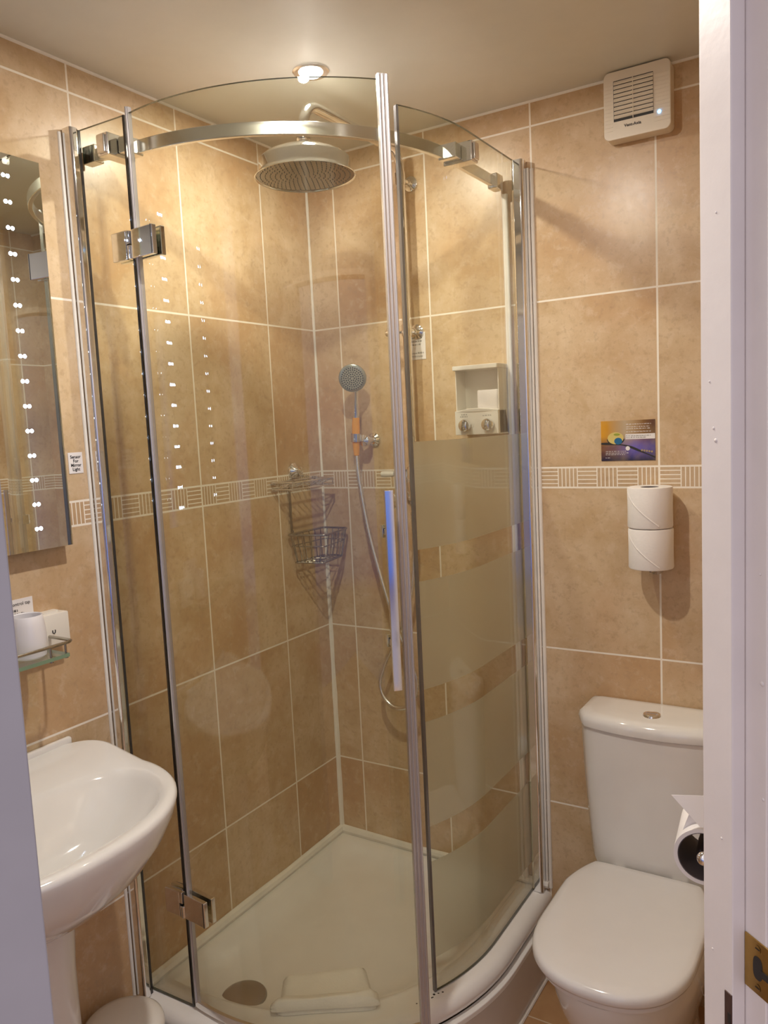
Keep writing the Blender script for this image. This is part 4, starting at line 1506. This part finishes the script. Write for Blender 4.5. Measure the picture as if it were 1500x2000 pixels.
# ------------------------------------------------------------------ glass shelf, cup, socket box, card on the left wall
YE = -1.062
sh = thing('glass_shelf', (0.06, -1.25, 1.135), 'small glass shelf with a brushed gallery rail on the left wall', 'shelf')
mb = MB()
mb.box((0.002, -1.46, 1.1310), (0.112, YE, 1.1385))
mb.mi = [0, 0, 1, 1, 1, 1]
obj('shelf_plate', mb, [M_SHELFGLASS, M_SHELFEDGE], sh, smooth=False)
mb = MB()
rl_ = [(0.004, YE + 0.012, 1.1610), (0.060, YE + 0.013, 1.1610), (0.094, YE + 0.013, 1.1610), (0.104, YE + 0.010, 1.1610), (0.110, YE + 0.002, 1.1610), (0.111, YE - 0.010, 1.1610), (0.111, -1.46, 1.1610)]
mb.tube(rl_, 0.0035, 10)
for x, y in ((0.104, YE - 0.003), (0.107, YE - 0.040), (0.107, -1.25), (0.107, -1.40), (0.02, YE - 0.004)):
    mb.tube([(x, y, 1.138), (x, y, 1.161)], 0.0024, 8)
    mb.lathe([(0.0, -0.010), (0.0045, -0.010), (0.0045, -0.0075)], (x, y, 1.138), (0, 0, 1), 10)
obj('gallery_rail', mb, M_WIRE, sh, angle=50)
mb = MB()
cupc = (0.062, -1.118, 1.1388)
mb.lathe([(0.0, 0.0), (0.028, 0.0), (0.0325, 0.004), (0.0350, 0.020), (0.0352, 0.045), (0.0335, 0.068), (0.0310, 0.085), (0.0300, 0.087), (0.0288, 0.085), (0.0305, 0.066), (0.0320, 0.045), (0.0318, 0.02), (0.028, 0.006), (0.0, 0.005)], cupc, (0, 0, 1), 40)
cup = obj('tumbler', mb, M_TUMBLER, None, loc=cupc)
tag(cup, 'white ceramic tumbler standing on the glass shelf', 'cup')
sb = thing('socket_box', (0.0, -1.055, 1.165), 'white plastic box on the left wall behind the tumbler, marked with a small dark clip', 'socket box')
mb = MB()
mb.rbox((0.0005, -1.092, 1.1400), (0.032, -0.9985, 1.2065), 0.003, 2, axis='x', er=0.002)
obj('box', mb, M_PLASTIC, sb)
mb = MB()
mb.rbox((0.0005, -1.085, 1.2066), (0.018, -1.012, 1.2105), 0.003, 2, axis='z')
obj('top_cap', mb, M_PLASTIC, sb)
mb = MB()
u_ = [(0.0326, -1.0410, 1.1725), (0.0326, -1.0408, 1.1675), (0.0326, -1.0385, 1.1650), (0.0326, -1.0355, 1.1660), (0.0326, -1.0345, 1.1700), (0.0326, -1.0348, 1.1725)]
mb.tube(u_, 0.0011, 6)
obj('clip_mark', mb, M_INK, sb)
YP = Vector((0, 1, 0))
ns = thing('instruction_card', (0.0, -1.11, 1.225), 'white instruction card on the tiles above and behind the tumbler', 'notice')
obj('sheet', MB().box((0.0002, -1.170, 1.175), (0.0012, -1.0600, 1.2490)), M_PAPER, ns)
mb = text_mb('control tap', (0.0013, -1.0660, 1.2385), YP, ZP, 0.0100, 0.0003, align='RIGHT', bold=0.0001)
words_mb((0.0013, -1.105, 1.226), YP, ZP, [(0.0, -0.05, 0.009), (-0.008, -0.05, 0.023)], 0.0055, seed=12, mb=mb)
obj('lettering', mb, M_INK, ns, smooth=False)
sk = thing('sensor_sticker', (0.0, -0.92, 1.52), 'small white sticker reading Sensor For Mirror Light beside the mirror edge', 'sticker')
obj('sheet', MB().box((0.0002, -0.9410, 1.4985), (0.0012, -0.9040, 1.5450)), M_PAPER, sk)
mb = MB()
for i, w in enumerate(('Sensor', 'For', 'Mirror', 'Light')):
    text_mb(w, (0.0013, -0.9225, 1.5350 - 0.0092 * i), YP, ZP, 0.0098, 0.0003, mb=mb, bold=0.00025)
obj('lettering', mb, M_INK, sk, smooth=False)

# ------------------------------------------------------------------ illuminated mirror
mr = thing('led_mirror', (0.0, -1.27, 1.35), 'frameless bathroom mirror with columns of lit white dots down its sides', 'mirror')
my0, my1, mz0, mz1 = -1.57, -0.9700, 1.3470, 2.1460
obj('back_box', MB().box((0.0005, my0 + 0.03, mz0 + 0.028), (0.026, my1 - 0.030, mz1 - 0.03)), M_PLASTIC, mr)
mb = MB()
mb.box((0.026, my0, mz0), (0.0305, my1, mz1))
mb.mi = [1, 1, 1, 0, 1, 1]
obj('mirror_glass', mb, [M_MIRROR, simple('mirror_edge_green', (0.32, 0.40, 0.38), 0.15)], mr, smooth=False, bevel=0.0)
for yc in (-1.0490, -1.490):
    for k in range(15):
        z = 2.1030 - 0.0508 * k
        for dy_ in (-0.0048, 0.0048):  # each LED dot doubled, its reflection modelled as a second glowing dot
            mb = MB()
            mb.lathe([(0.0040, 0.0), (0.0036, 0.0010), (0.0, 0.0014)], (0.0306, yc + dy_, z), (1, 0, 0), 12)
            obj('led_and_reflection_dot', mb, M_LED, mr)
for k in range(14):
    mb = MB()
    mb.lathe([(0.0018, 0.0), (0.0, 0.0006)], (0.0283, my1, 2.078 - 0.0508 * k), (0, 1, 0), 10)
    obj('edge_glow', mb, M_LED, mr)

# ------------------------------------------------------------------ pedal bin
bn_c = (0.118, -1.018, 0.0)
pb_ = thing('pedal_bin', bn_c, 'small white bin with a domed round lid beside the basin pedestal', 'bin')
mb = MB()
mb.lathe([(0.0, 0.0), (0.080, 0.0), (0.082, 0.005), (0.084, 0.25), (0.084, 0.270), (0.0, 0.270)], bn_c, (0, 0, 1), 48)
obj('bin_body', mb, M_BIN, pb_)
mb = MB()
mb.lathe([(0.0, 0.301), (0.03, 0.3005), (0.06, 0.298), (0.077, 0.293), (0.0855, 0.286), (0.0885, 0.277), (0.0885, 0.271), (0.0, 0.2705)], bn_c, (0, 0, 1), 48)
obj('bin_lid', mb, M_BIN, pb_)

# ------------------------------------------------------------------ downlights
for i, (x, y) in enumerate((L_SHOWER, L_ROOM)):
    dl = thing('downlight', (x, y, CEIL), ('lit round recessed ceiling downlight above the shower rose', 'lit round recessed ceiling downlight over the middle of the room')[i], 'downlight', None)
    mb = MB()
    mb.lathe([(0.0425, 0.0), (0.0425, -0.003), (0.039, -0.006), (0.032, -0.006), (0.028, -0.004), (0.0265, -0.001), (0.0265, 0.0)], (x, y, CEIL), (0, 0, 1), 48)
    obj('bezel', mb, M_SATIN, dl)
    mb = MB()
    mb.lathe([(0.0262, -0.002), (0.0262, -0.006), (0.022, -0.010), (0.0, -0.0125)], (x, y, CEIL), (0, 0, 1), 32)
    obj('lamp_lens', mb, M_BULB, dl)
